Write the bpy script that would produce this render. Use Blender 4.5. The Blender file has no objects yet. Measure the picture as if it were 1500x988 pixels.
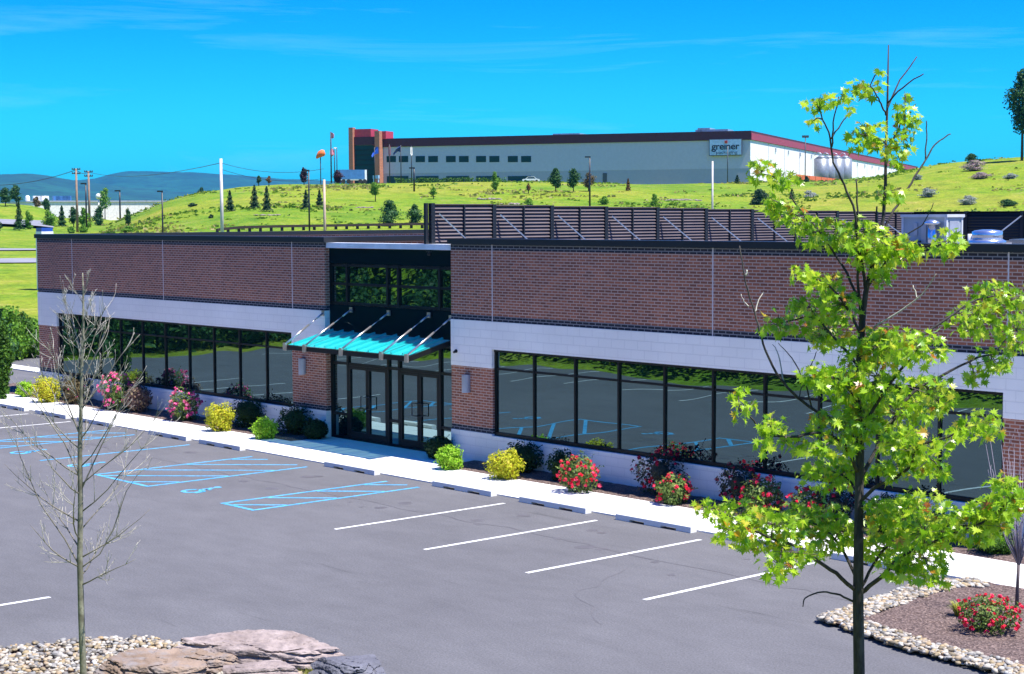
import bpy, bmesh, math, random
from mathutils import Vector, Matrix, noise as mnoise
R = math.radians
SC = bpy.context.scene
COL = SC.collection

# ------------------------------------------------------------------ camera
F_PX, W_PX, H_PX = 2500.78, 1500.0, 988.0
PITCH, YAW, ROLL = 0.071044, 0.845463, -0.00505
CAM = Vector((0.0, -26.727, 5.992))
fw = Vector((-math.sin(YAW)*math.cos(PITCH), math.cos(YAW)*math.cos(PITCH), -math.sin(PITCH)))
r0 = Vector((math.cos(YAW), math.sin(YAW), 0.0))
u0 = r0.cross(fw)
rt = r0*math.cos(ROLL) + u0*math.sin(ROLL)
up = u0*math.cos(ROLL) - r0*math.sin(ROLL)
cam_d = bpy.data.cameras.new('camera')
cam = bpy.data.objects.new('camera', cam_d)
COL.objects.link(cam)
M3 = Matrix((rt, up, -fw)).transposed()
cam.matrix_world = Matrix.Translation(CAM) @ M3.to_4x4()
cam_d.sensor_width = 36.0
cam_d.lens = F_PX/W_PX*36.0
cam_d.clip_start = 0.2
cam_d.clip_end = 30000
SC.camera = cam

# survey helpers: a bearing/elevation read off the photograph turned into a place in the world
def ray(px, py): return fw*F_PX + rt*(px-750) - up*(py-494)
def at_y(px, py, Y=0.0):
    d = ray(px, py); return CAM + d*((Y-CAM.y)/d.y)
def at_z(px, py, Z=0.0):
    d = ray(px, py); return CAM + d*((Z-CAM.z)/d.z)
def at_plane(px, py, P, n):
    d = ray(px, py); return CAM + d*((P-CAM).dot(n)/d.dot(n))
def at_depth(px, py, D):
    return CAM + ray(px, py)*(D/F_PX)
def bearing(px, d, z=0.0):
    v = ray(px, 316); v.z = 0; v.normalize()
    p = CAM + v*d; p.z = z; return p

# ------------------------------------------------------------------ properties
def tag(o, label=None, cat=None, group=None, kind=None):
    if label: o['label'] = label
    if cat: o['category'] = cat
    if group: o['group'] = group
    if kind: o['kind'] = kind
    return o
def empty(name, loc, label, cat, group=None, rz=0.0):
    o = bpy.data.objects.new(name, None); COL.objects.link(o)
    o.location = loc; o.rotation_euler = (0, 0, rz); o.empty_display_size = .2
    return tag(o, label, cat, group)

class MB:
    """collects faces; build() links them as one mesh object (world coordinates, or local to the parent)"""
    def __init__(s): s.v = []; s.f = []; s.sm = []
    def face(s, pts, smooth=False):
        n = len(s.v); s.v += [tuple(p) for p in pts]; s.f.append(tuple(range(n, n+len(pts)))); s.sm.append(smooth)
    def box(s, x0, y0, z0, x1, y1, z1, m=None):
        c = [(x0,y0,z0),(x1,y0,z0),(x1,y1,z0),(x0,y1,z0),(x0,y0,z1),(x1,y0,z1),(x1,y1,z1),(x0,y1,z1)]
        if m is not None: c = [tuple(m @ Vector(p)) for p in c]
        n = len(s.v); s.v += c
        for q in ((0,3,2,1),(4,5,6,7),(0,1,5,4),(1,2,6,5),(2,3,7,6),(3,0,4,7)):
            s.f.append(tuple(n+i for i in q)); s.sm.append(False)
    def bar(s, a, b, w, h=None):
        a = Vector(a); b = Vector(b); h = h or w
        d = (b-a).normalized(); ref = Vector((0,0,1)) if abs(d.z) < .95 else Vector((1,0,0))
        x = d.cross(ref).normalized()*w*.5; y = x.cross(d).normalized()*h*.5
        n = len(s.v)
        for p in (a, b):
            for q in (-x-y, x-y, x+y, -x+y): s.v.append(tuple(p+q))
        for q in ((3,2,1,0),(4,5,6,7),(0,1,5,4),(1,2,6,5),(2,3,7,6),(3,0,4,7)):
            s.f.append(tuple(n+i for i in q)); s.sm.append(False)
    def tube(s, pts, rad, sides=8, cap=True):
        pts = [Vector(p) for p in pts]; N = len(pts); base = len(s.v)
        prev = None
        for i, p in enumerate(pts):
            d = (pts[min(i+1, N-1)] - pts[max(i-1, 0)])
            d = d.normalized() if d.length > 1e-9 else Vector((0,0,1))
            if prev is None:
                ref = Vector((1,0,0)) if abs(d.x) < .9 else Vector((0,1,0)); x = d.cross(ref).normalized()
            else:
                x = (prev - d*prev.dot(d)); x = x.normalized() if x.length > 1e-6 else d.orthogonal().normalized()
            prev = x; y = d.cross(x); r = rad[i] if hasattr(rad, '__len__') else rad
            for k in range(sides):
                t = 2*math.pi*k/sides; s.v.append(tuple(p + x*(r*math.cos(t)) + y*(r*math.sin(t))))
        for i in range(N-1):
            for k in range(sides):
                a = base+i*sides+k; b = base+i*sides+(k+1) % sides
                s.f.append((a, b, b+sides, a+sides)); s.sm.append(True)
        if cap:
            s.f.append(tuple(base+k for k in reversed(range(sides)))); s.sm.append(False)
            s.f.append(tuple(base+(N-1)*sides+k for k in range(sides))); s.sm.append(False)
    def ball(s, c, rx, ry, rz, seg=8, rings=5, jit=0, rnd=None):
        base = len(s.v); c = Vector(c)
        s.v.append((c.x, c.y, c.z+rz))
        for i in range(1, rings):
            ph = math.pi*i/rings
            for k in range(seg):
                t = 2*math.pi*k/seg; j = 1+(rnd.uniform(-jit, jit) if jit else 0)
                s.v.append((c.x+rx*j*math.sin(ph)*math.cos(t), c.y+ry*j*math.sin(ph)*math.sin(t), c.z+rz*j*math.cos(ph)))
        s.v.append((c.x, c.y, c.z-rz)); e = len(s.v)-1
        for k in range(seg):
            s.f.append((base, base+1+k, base+1+(k+1) % seg)); s.sm.append(True)
            b = base+1+(rings-2)*seg
            s.f.append((e, b+(k+1) % seg, b+k)); s.sm.append(True)
        for i in range(rings-2):
            for k in range(seg):
                a = base+1+i*seg+k; b = base+1+i*seg+(k+1) % seg
                s.f.append((a, a+seg, b+seg, b)); s.sm.append(True)
    def build(s, name, mat, parent=None, offset=None, bevel=0):
        off = Vector(offset) if offset is not None else (parent_loc(parent) if parent else Vector((0,0,0)))
        me = bpy.data.meshes.new(name)
        me.from_pydata([(v[0]-off.x, v[1]-off.y, v[2]-off.z) for v in s.v], [], s.f)
        me.polygons.foreach_set('use_smooth', s.sm)
        me.materials.append(mat); me.update()
        o = bpy.data.objects.new(name, me); COL.objects.link(o)
        if parent: o.parent = parent
        elif offset is not None: o.location = off
        if bevel:
            b = o.modifiers.new('edge', 'BEVEL'); b.width = bevel; b.segments = 2; b.limit_method = 'ANGLE'
        return o
def parent_loc(p):
    v = Vector((0,0,0))
    while p: v += Vector(p.location); p = p.parent
    return v

# ------------------------------------------------------------------ materials
MATS = {}
def nodes_of(name):
    m = bpy.data.materials.new(name); m.use_nodes = True
    nt = m.node_tree; nt.nodes.clear()
    out = nt.nodes.new('ShaderNodeOutputMaterial')
    return m, nt, out
def N(nt, t, **kw):
    n = nt.nodes.new(t)
    for k, v in kw.items():
        if k in n.inputs: n.inputs[k].default_value = v
        else: setattr(n, k, v)
    return n
def L(nt, a, b): nt.links.new(a, b)
def c4(c): return (c[0], c[1], c[2], 1.0)
def ramp(nt, fac, stops, interp='LINEAR'):
    r = nt.nodes.new('ShaderNodeValToRGB'); r.color_ramp.interpolation = interp
    el = r.color_ramp.elements
    while len(el) < len(stops): el.new(0.5)
    for e, (p, c) in zip(el, stops): e.position = p; e.color = c4(c)
    L(nt, fac, r.inputs[0]); return r
def noisy(name, c1, c2, scale=2.0, rough=.7, c3=None, scale2=30, detail=6, bump=0, bump_scale=None, metallic=0, stretch=None, spec=.5, amp2=.35):
    """two colours mixed by large noise, a third by fine noise"""
    m, nt, out = nodes_of(name)
    p = N(nt, 'ShaderNodeBsdfPrincipled', Roughness=rough, Metallic=metallic)
    p.inputs['Specular IOR Level'].default_value = spec
    tc = N(nt, 'ShaderNodeTexCoord'); vec = tc.outputs['Object']
    if stretch:
        mp = N(nt, 'ShaderNodeMapping'); mp.inputs['Scale'].default_value = stretch; L(nt, vec, mp.inputs['Vector']); vec = mp.outputs[0]
    n1 = N(nt, 'ShaderNodeTexNoise', Scale=scale, Detail=detail); L(nt, vec, n1.inputs['Vector'])
    rr = ramp(nt, n1.outputs['Fac'], [(.35, c1), (.65, c2)])
    colr = rr.outputs[0]
    n2 = N(nt, 'ShaderNodeTexNoise', Scale=scale2, Detail=4); L(nt, vec, n2.inputs['Vector'])
    if c3 is not None:
        mx = N(nt, 'ShaderNodeMix', data_type='RGBA')
        mr = N(nt, 'ShaderNodeMapRange'); mr.inputs[1].default_value = .45; mr.inputs[2].default_value = .7; mr.inputs[4].default_value = amp2*2
        L(nt, n2.outputs['Fac'], mr.inputs[0]); L(nt, mr.outputs[0], mx.inputs[0])
        L(nt, colr, mx.inputs[6]); mx.inputs[7].default_value = c4(c3); colr = mx.outputs[2]
    L(nt, colr, p.inputs['Base Color'])
    if bump:
        b = N(nt, 'ShaderNodeBump', Strength=1.0, Distance=bump)
        if bump_scale:
            n3 = N(nt, 'ShaderNodeTexNoise', Scale=bump_scale, Detail=5); L(nt, vec, n3.inputs['Vector']); L(nt, n3.outputs['Fac'], b.inputs['Height'])
        else: L(nt, n2.outputs['Fac'], b.inputs['Height'])
        L(nt, b.outputs[0], p.inputs['Normal'])
    L(nt, p.outputs[0], out.inputs[0]); MATS[name] = m
    return m
def plain(name, c, rough=.5, metallic=0, spec=.5, var=.12):
    c2 = tuple(min(1, x*(1+var)) for x in c); c1 = tuple(x*(1-var) for x in c)
    return noisy(name, c1, c2, 1.7, rough, metallic=metallic, spec=spec)
def leafy(name, stops, trans=.45, rough=.5, tint=None, spec=.18):
    """leaves: colour per leaf, light passes through"""
    m, nt, out = nodes_of(name)
    g = N(nt, 'ShaderNodeNewGeometry')
    r = ramp(nt, g.outputs['Random Per Island'], stops)
    p = N(nt, 'ShaderNodeBsdfPrincipled', Roughness=rough); p.inputs['Specular IOR Level'].default_value = spec
    L(nt, r.outputs[0], p.inputs['Base Color'])
    t = N(nt, 'ShaderNodeBsdfTranslucent')
    if tint:
        mm = N(nt, 'ShaderNodeMix', data_type='RGBA', blend_type='MULTIPLY'); mm.inputs[0].default_value = 1
        L(nt, r.outputs[0], mm.inputs[6]); mm.inputs[7].default_value = c4(tint); L(nt, mm.outputs[2], t.inputs[0])
    else: L(nt, r.outputs[0], t.inputs[0])
    x = N(nt, 'ShaderNodeMixShader'); x.inputs[0].default_value = trans
    L(nt, p.outputs[0], x.inputs[1]); L(nt, t.outputs[0], x.inputs[2]); L(nt, x.outputs[0], out.inputs[0])
    MATS[name] = m; return m
def bricks(name, cA, cB, mortar, bw=.2032, bh=.0677, ms=.011, squash=1.0, rough=.85, dark=None, off=.5, bump=.004, bias=0.0):
    m, nt, out = nodes_of(name)
    tc = N(nt, 'ShaderNodeNewGeometry')
    sx = N(nt, 'ShaderNodeSeparateXYZ'); L(nt, tc.outputs['Position'], sx.inputs[0])
    ad = N(nt, 'ShaderNodeMath', operation='ADD'); L(nt, sx.outputs[0], ad.inputs[0]); L(nt, sx.outputs[1], ad.inputs[1])
    cx = N(nt, 'ShaderNodeCombineXYZ'); L(nt, ad.outputs[0], cx.inputs[0]); L(nt, sx.outputs[2], cx.inputs[1])
    b = N(nt, 'ShaderNodeTexBrick'); b.offset = off
    for k, v in (('Scale', 1.0), ('Mortar Size', ms), ('Mortar Smooth', .1), ('Bias', bias), ('Brick Width', bw), ('Row Height', bh)): b.inputs[k].default_value = v
    b.inputs['Color1'].default_value = c4(cA); b.inputs['Color2'].default_value = c4(cB); b.inputs['Mortar'].default_value = c4(mortar)
    L(nt, cx.outputs[0], b.inputs['Vector'])
    colr = b.outputs[0]
    if dark is not None:        # a few overburnt bricks: the same bond, only the dark end of a second random set
        b2 = N(nt, 'ShaderNodeTexBrick'); b2.offset = off
        for k, v in (('Scale', 1.0), ('Mortar Size', ms), ('Mortar Smooth', .1), ('Bias', -.55), ('Brick Width', bw), ('Row Height', bh)): b2.inputs[k].default_value = v
        b2.inputs['Color1'].default_value = (0,0,0,1); b2.inputs['Color2'].default_value = (1,1,1,1); b2.inputs['Mortar'].default_value = (0,0,0,1)
        sh = N(nt, 'ShaderNodeVectorMath', operation='ADD'); sh.inputs[1].default_value = (bw*64, bh*34, 0)
        L(nt, cx.outputs[0], sh.inputs[0]); L(nt, sh.outputs[0], b2.inputs['Vector'])
        gt = N(nt, 'ShaderNodeMath', operation='GREATER_THAN'); gt.inputs[1].default_value = .55; L(nt, b2.outputs[0], gt.inputs[0])
        mx = N(nt, 'ShaderNodeMix', data_type='RGBA'); L(nt, gt.outputs[0], mx.inputs[0]); L(nt, colr, mx.inputs[6]); mx.inputs[7].default_value = c4(dark); colr = mx.outputs[2]
    n = N(nt, 'ShaderNodeTexNoise', Scale=.5, Detail=6); L(nt, cx.outputs[0], n.inputs['Vector'])
    hs = N(nt, 'ShaderNodeMapRange'); hs.inputs[3].default_value = .86; hs.inputs[4].default_value = 1.14; L(nt, n.outputs['Fac'], hs.inputs[0])
    ml = N(nt, 'ShaderNodeVectorMath', operation='SCALE'); L(nt, colr, ml.inputs[0]); L(nt, hs.outputs[0], ml.inputs['Scale'])
    p = N(nt, 'ShaderNodeBsdfPrincipled', Roughness=rough); p.inputs['Specular IOR Level'].default_value = .3
    L(nt, ml.outputs[0], p.inputs['Base Color'])
    if bump:
        bp = N(nt, 'ShaderNodeBump', Strength=1, Distance=bump); bp.invert = True; L(nt, b.outputs['Fac'], bp.inputs['Height']); L(nt, bp.outputs[0], p.inputs['Normal'])
    L(nt, p.outputs[0], out.inputs[0]); MATS[name] = m; return m
def glass_mirror(name, body, refl, fac, wave=.004, scale=.8):
    """dark tinted reflective glazing with slightly uneven panes"""
    m, nt, out = nodes_of(name)
    d = N(nt, 'ShaderNodeBsdfDiffuse'); d.inputs[0].default_value = c4(body)
    g = N(nt, 'ShaderNodeBsdfGlossy'); g.inputs['Roughness'].default_value = .0; g.inputs[0].default_value = c4(refl)
    tc = N(nt, 'ShaderNodeNewGeometry'); n = N(nt, 'ShaderNodeTexNoise', Scale=scale, Detail=0); L(nt, tc.outputs['Position'], n.inputs['Vector'])
    b = N(nt, 'ShaderNodeBump', Strength=1, Distance=wave); L(nt, n.outputs['Fac'], b.inputs['Height']); L(nt, b.outputs[0], g.inputs['Normal'])
    fr = N(nt, 'ShaderNodeLayerWeight', Blend=.25)
    mr = N(nt, 'ShaderNodeMapRange'); mr.inputs[3].default_value = fac; mr.inputs[4].default_value = min(1, fac*1.9); L(nt, fr.outputs['Facing'], mr.inputs[0])
    x = N(nt, 'ShaderNodeMixShader'); L(nt, mr.outputs[0], x.inputs[0])
    L(nt, d.outputs[0], x.inputs[1]); L(nt, g.outputs[0], x.inputs[2]); L(nt, x.outputs[0], out.inputs[0]); MATS[name] = m; return m

# --- ground surfaces
def asphalt_mat():
    m, nt, out = nodes_of('asphalt')
    tc = N(nt, 'ShaderNodeTexCoord')
    p = N(nt, 'ShaderNodeBsdfPrincipled', Roughness=.85); p.inputs['Specular IOR Level'].default_value = .3
    big = N(nt, 'ShaderNodeTexNoise', Scale=.12, Detail=7, Roughness=.6); L(nt, tc.outputs['Object'], big.inputs['Vector'])
    mp = N(nt, 'ShaderNodeMapping'); mp.inputs['Scale'].default_value = (.5, 1.0, 1); L(nt, tc.outputs['Object'], mp.inputs['Vector'])
    streak = N(nt, 'ShaderNodeTexNoise', Scale=1.4, Detail=10, Roughness=.72); L(nt, mp.outputs[0], streak.inputs['Vector'])
    fine = N(nt, 'ShaderNodeTexNoise', Scale=32, Detail=5, Roughness=.7); L(nt, tc.outputs['Object'], fine.inputs['Vector'])
    a = ramp(nt, big.outputs['Fac'], [(.3, (.094, .092, .099)), (.7, (.121, .119, .127))])
    s = N(nt, 'ShaderNodeMapRange'); s.inputs[1].default_value = .3; s.inputs[2].default_value = .7; s.inputs[3].default_value = .86; s.inputs[4].default_value = 1.12; L(nt, streak.outputs['Fac'], s.inputs[0])
    f = N(nt, 'ShaderNodeMapRange'); f.inputs[1].default_value = .3; f.inputs[2].default_value = .7; f.inputs[3].default_value = .66; f.inputs[4].default_value = 1.36; L(nt, fine.outputs['Fac'], f.inputs[0])
    mu = N(nt, 'ShaderNodeMath', operation='MULTIPLY'); L(nt, s.outputs[0], mu.inputs[0]); L(nt, f.outputs[0], mu.inputs[1])
    # dark sealed seams and tyre scuffs
    mp2 = N(nt, 'ShaderNodeMapping'); mp2.inputs['Scale'].default_value = (.16, 1.6, 1); mp2.inputs['Rotation'].default_value = (0, 0, R(3)); L(nt, tc.outputs['Object'], mp2.inputs['Vector'])
    sc = N(nt, 'ShaderNodeTexNoise', Scale=.9, Detail=9, Roughness=.7); L(nt, mp2.outputs[0], sc.inputs['Vector'])
    sr = N(nt, 'ShaderNodeMapRange'); sr.inputs[1].default_value = .62; sr.inputs[2].default_value = .72; sr.inputs[3].default_value = 1; sr.inputs[4].default_value = .62; L(nt, sc.outputs['Fac'], sr.inputs[0])
    mu2 = N(nt, 'ShaderNodeMath', operation='MULTIPLY'); L(nt, mu.outputs[0], mu2.inputs[0]); L(nt, sr.outputs[0], mu2.inputs[1])
    v = N(nt, 'ShaderNodeVectorMath', operation='SCALE'); L(nt, a.outputs[0], v.inputs[0]); L(nt, mu2.outputs[0], v.inputs['Scale'])
    L(nt, v.outputs[0], p.inputs['Base Color'])
    b = N(nt, 'ShaderNodeBump', Strength=.6, Distance=.008); L(nt, fine.outputs['Fac'], b.inputs['Height']); L(nt, b.outputs[0], p.inputs['Normal'])
    L(nt, p.outputs[0], out.inputs[0]); MATS['asphalt'] = m
asphalt_mat()
def grass_mat():
    m, nt, out = nodes_of('grass')
    tc = N(nt, 'ShaderNodeTexCoord')
    p = N(nt, 'ShaderNodeBsdfPrincipled', Roughness=.9); p.inputs['Specular IOR Level'].default_value = .1
    n1 = N(nt, 'ShaderNodeTexNoise', Scale=.035, Detail=8, Roughness=.62); L(nt, tc.outputs['Object'], n1.inputs['Vector'])
    n2 = N(nt, 'ShaderNodeTexNoise', Scale=.3, Detail=6, Roughness=.6); L(nt, tc.outputs['Object'], n2.inputs['Vector'])
    n3 = N(nt, 'ShaderNodeTexNoise', Scale=2.2, Detail=5, Roughness=.75); L(nt, tc.outputs['Object'], n3.inputs['Vector'])
    a = ramp(nt, n1.outputs['Fac'], [(.36, (.07, .16, .010)), (.46, (.13, .22, .012)), (.54, (.20, .245, .016)), (.64, (.27, .24, .035))])
    b = ramp(nt, n2.outputs['Fac'], [(.34, (.06, .14, .010)), (.48, (.15, .235, .014)), (.6, (.23, .26, .03)), (.74, (.33, .29, .11))])
    mx = N(nt, 'ShaderNodeMix', data_type='RGBA'); mx.inputs[0].default_value = .5; L(nt, a.outputs[0], mx.inputs[6]); L(nt, b.outputs[0], mx.inputs[7])
    f = N(nt, 'ShaderNodeMapRange'); f.inputs[1].default_value = .3; f.inputs[2].default_value = .7; f.inputs[3].default_value = .5; f.inputs[4].default_value = 1.4; L(nt, n3.outputs['Fac'], f.inputs[0])
    v = N(nt, 'ShaderNodeVectorMath', operation='SCALE'); L(nt, mx.outputs[2], v.inputs[0]); L(nt, f.outputs[0], v.inputs['Scale'])
    L(nt, v.outputs[0], p.inputs['Base Color'])
    bp = N(nt, 'ShaderNodeBump', Strength=.7, Distance=.25); L(nt, n3.outputs['Fac'], bp.inputs['Height']); L(nt, bp.outputs[0], p.inputs['Normal'])
    L(nt, p.outputs[0], out.inputs[0]); MATS['grass'] = m
grass_mat()
noisy('concrete', (.72,.71,.69), (.80,.79,.77), .8, .85, c3=(.66,.65,.62), scale2=25, amp2=.2)
noisy('seam_dark', (.075,.071,.078), (.105,.099,.108), 3, .7)
noisy('oil_stain', (.085,.08,.086), (.115,.108,.116), 3, .55)
noisy('road_far', (.17,.17,.19), (.22,.22,.245), .2, .9)
noisy('gravel_road', (.42,.40,.38), (.5,.48,.45), .2, .9)
noisy('white_paint', (.60,.60,.59), (.80,.80,.79), 3, .6, c3=(.22,.22,.22), scale2=16, amp2=.36)
noisy('blue_paint', (.04,.30,.55), (.10,.42,.70), 3, .6, c3=(.10,.15,.19), scale2=16, amp2=.42)
noisy('mulch', (.055,.034,.030), (.10,.065,.055), 9, .95, c3=(.24,.17,.145), scale2=28, amp2=.55, bump=.05)
noisy('forest_hill', (.003,.040,.030), (.010,.075,.046), .004, .95, c3=(.002,.022,.018), scale2=.018, amp2=.5)
noisy('stone_pale', (.20,.155,.14), (.34,.275,.255), 2.6, .9, c3=(.15,.12,.115), scale2=7, amp2=.4, bump=.05, bump_scale=9)
noisy('stone_tan', (.16,.11,.075), (.27,.195,.145), 2.6, .9, c3=(.19,.17,.165), scale2=6, amp2=.45, bump=.05, bump_scale=9)
noisy('stone_slate', (.085,.085,.105), (.15,.15,.18), 1.6, .9, c3=(.09,.09,.11), scale2=6, amp2=.4, bump=.05, bump_scale=9)
def pebbles_mat():
    m, nt, out = nodes_of('pebble')
    g = N(nt, 'ShaderNodeNewGeometry')
    r = ramp(nt, g.outputs['Random Per Island'], [(0,(.30,.275,.235)),(.2,(.42,.385,.33)),(.38,(.31,.215,.11)),(.52,(.26,.25,.235)),(.66,(.11,.10,.09)),(.78,(.33,.25,.13)),(.9,(.06,.055,.05)),(1,(.50,.49,.46))])
    p = N(nt, 'ShaderNodeBsdfPrincipled', Roughness=.7); L(nt, r.outputs[0], p.inputs['Base Color']); L(nt, p.outputs[0], out.inputs[0]); MATS['pebble'] = m
pebbles_mat()
# --- building surfaces
bricks('brick', (.41,.138,.076), (.21,.074,.047), (.50,.345,.285), dark=(.035,.022,.024))
bricks('brick_dark', (.022,.022,.030), (.032,.030,.040), (.20,.20,.22))
bricks('block_white', (.90,.86,.81), (.88,.84,.79), (.80,.765,.73), bw=.4064, bh=.2032, ms=.008, bump=.003)
bricks('brick_red', (.42,.16,.09), (.34,.12,.07), (.45,.3,.22), bw=.6, bh=.2, bump=0)
plain('cap_black', (.012,.013,.014), .45)
plain('frame_dark', (.008,.009,.009), .5, spec=.25)
plain('joint_grey', (.62,.56,.56), .8)
plain('coping_white', (.74,.76,.80), .5)
noisy('roof_membrane', (.10,.10,.115), (.15,.15,.165), .4, .9)
glass_mirror('pane_glass', (.005,.014,.016), (.40,.63,.68), .34, .0085, .6)
glass_mirror('spandrel_glass', (.008,.017,.020), (.40,.55,.58), .012, .002)
glass_mirror('far_glass', (.012,.042,.062), (.4,.7,.9), .025, .0)
plain('lamp_grey', (.40,.41,.46), .4, .3)
plain('steel', (.62,.58,.56), .28, .85)
plain('galvanised', (.46,.47,.52), .35, .6)
plain('louvre', (.085,.062,.064), .6)
plain('post_black', (.011,.012,.015), .4)
plain('hvac_paint', (.36,.40,.42), .5)
plain('hvac_light', (.62,.63,.64), .5)
plain('hvac_dark', (.05,.06,.07), .5)
plain('silo_metal', (.22,.24,.27), .45, .3)
plain('aluminium', (.74,.76,.79), .22, .9)
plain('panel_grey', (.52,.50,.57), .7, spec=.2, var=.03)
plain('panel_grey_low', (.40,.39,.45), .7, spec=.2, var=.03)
plain('panel_sunlit', (.78,.77,.74), .6)  # same cladding as the grey front, sunlight on the side painted in
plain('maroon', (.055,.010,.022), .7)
plain('maroon_sunlit', (.30,.028,.05), .5)  # fascia maroon brightened to carry the sun on the warehouse side
plain('red_cladding', (.45,.04,.06), .5)
plain('orange_red', (.62,.12,.03), .6)
plain('timber_dark', (.035,.022,.017), .8)
plain('timber_pole', (.26,.17,.12), .85)
plain('pole_pale', (.55,.50,.50), .7)
plain('pole_orange', (.50,.36,.28), .8)
plain('trailer_blue', (.05,.16,.36), .4)
plain('white_gloss', (.78,.78,.78), .3)
plain('tyre_black', (.012,.012,.012), .8)
plain('sign_board', (.36,.52,.72), .5)
plain('sign_ink', (.012,.018,.04), .5)
plain('sign_red', (.55,.05,.03), .5)
plain('sign_frame', (.10,.10,.13), .5)
plain('wire', (.03,.03,.035), .6)
plain('flag_blue', (.02,.10,.55), .7)
plain('flag_pink', (.62,.22,.28), .7)
plain('flag_red', (.55,.10,.14), .7)
plain('flag_navy', (.03,.05,.17), .7)
plain('flag_white', (.7,.68,.66), .7)
plain('sock_orange', (.75,.16,.03), .7)
plain('blue_lid', (.02,.07,.38), .4)
plain('warehouse_white', (.72,.68,.64), .7)
noisy('bark', (.022,.018,.018), (.075,.065,.058), 14, .95, c3=(.015,.012,.012), scale2=60, stretch=(1,1,.25), bump=.006)
plain('bark_twig', (.10,.075,.075), .85, var=.3)
noisy('bark_pale', (.085,.08,.05), (.26,.25,.18), 6, .9, c3=(.1,.09,.06), scale2=30)
plain('twig_pale', (.36,.33,.28), .85, var=.3)
plain('limb_grey', (.17,.15,.12), .9, var=.4)
plain('twig_grey', (.24,.21,.25), .85, var=.25)
def canopy_mat():
    m, nt, out = nodes_of('canopy_sheet')
    d = N(nt, 'ShaderNodeBsdfPrincipled', Roughness=.25); d.inputs['Base Color'].default_value = (.03,.72,.76,1)
    t = N(nt, 'ShaderNodeBsdfTranslucent'); t.inputs[0].default_value = (.42,.80,.72,1)
    tr = N(nt, 'ShaderNodeBsdfTransparent'); tr.inputs[0].default_value = (.62,.82,.76,1)
    x = N(nt, 'ShaderNodeMixShader'); x.inputs[0].default_value = .25; L(nt, d.outputs[0], x.inputs[1]); L(nt, t.outputs[0], x.inputs[2])
    y = N(nt, 'ShaderNodeMixShader'); y.inputs[0].default_value = .42; L(nt, x.outputs[0], y.inputs[1]); L(nt, tr.outputs[0], y.inputs[2])
    L(nt, y.outputs[0], out.inputs[0]); MATS['canopy_sheet'] = m
canopy_mat()
# --- leaves
leafy('maple_leaf', [(0,(.15,.33,.012)),(.3,(.29,.50,.018)),(.7,(.43,.62,.035)),(.95,(.58,.64,.06)),(.985,(.55,.34,.03)),(1,(.48,.14,.03))], .5, .30, spec=.5)
leafy('leaf_lime', [(0,(.18,.40,.02)),(.5,(.29,.54,.03)),(1,(.42,.62,.06))], .35)
leafy('leaf_gold', [(0,(.30,.36,.015)),(.5,(.50,.52,.02)),(.85,(.62,.60,.05)),(1,(.5,.34,.04))], .35)
leafy('leaf_dark', [(0,(.012,.030,.010)),(.6,(.022,.055,.016)),(1,(.04,.085,.02))], .2)
leafy('leaf_mid', [(0,(.03,.085,.012)),(.5,(.06,.15,.016)),(1,(.11,.22,.025))], .35)
leafy('leaf_rose', [(0,(.05,.11,.02)),(.5,(.11,.19,.04)),(1,(.24,.30,.08))], .3)
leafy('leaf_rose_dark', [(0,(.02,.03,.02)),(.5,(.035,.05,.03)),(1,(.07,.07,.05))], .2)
leafy('leaf_bronze', [(0,(.08,.05,.03)),(.5,(.14,.11,.05)),(1,(.22,.18,.08))], .3)
leafy('leaf_straw', [(0,(.28,.21,.12)),(.5,(.22,.14,.11)),(1,(.12,.07,.08))], .3)
leafy('leaf_hill', [(0,(.018,.055,.02)),(.5,(.035,.10,.028)),(1,(.07,.16,.035))], .3)
leafy('leaf_hill_bright', [(0,(.06,.17,.015)),(.5,(.12,.27,.02)),(1,(.20,.36,.04))], .35)
leafy('leaf_needle', [(0,(.010,.032,.016)),(.6,(.022,.062,.026)),(1,(.06,.12,.04))], .15)
leafy('leaf_silver', [(0,(.16,.22,.15)),(.5,(.3,.34,.3)),(1,(.45,.44,.42))], .3)
leafy('leaf_mauve', [(0,(.35,.22,.26)),(.5,(.42,.30,.32)),(1,(.3,.32,.14))], .3)
leafy('leaf_rusty', [(0,(.12,.05,.02)),(.6,(.20,.10,.035)),(1,(.16,.16,.03))], .3)
leafy('leaf_purple', [(0,(.03,.015,.025)),(.6,(.055,.022,.035)),(1,(.08,.04,.05))], .25)
leafy('leaf_grass', [(0,(.18,.26,.02)),(.5,(.34,.38,.05)),(1,(.5,.42,.14))], .35)
leafy('tuft_green', [(0,(.08,.17,.012)),(.5,(.13,.24,.016)),(1,(.19,.29,.03))], .45)
leafy('tuft_dry', [(0,(.22,.25,.03)),(.5,(.30,.29,.06)),(1,(.40,.33,.14))], .45)
leafy('bloom_pink', [(0,(.80,.05,.26)),(.5,(.90,.14,.40)),(.8,(.92,.45,.55)),(1,(.85,.07,.20))], .3, .6)
leafy('bloom_red', [(0,(.72,.015,.04)),(.5,(.88,.03,.09)),(1,(.92,.12,.24))], .3, .6)
leafy('bloom_crimson', [(0,(.28,.008,.03)),(.7,(.55,.015,.05)),(1,(.75,.03,.1))], .3, .6)

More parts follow.
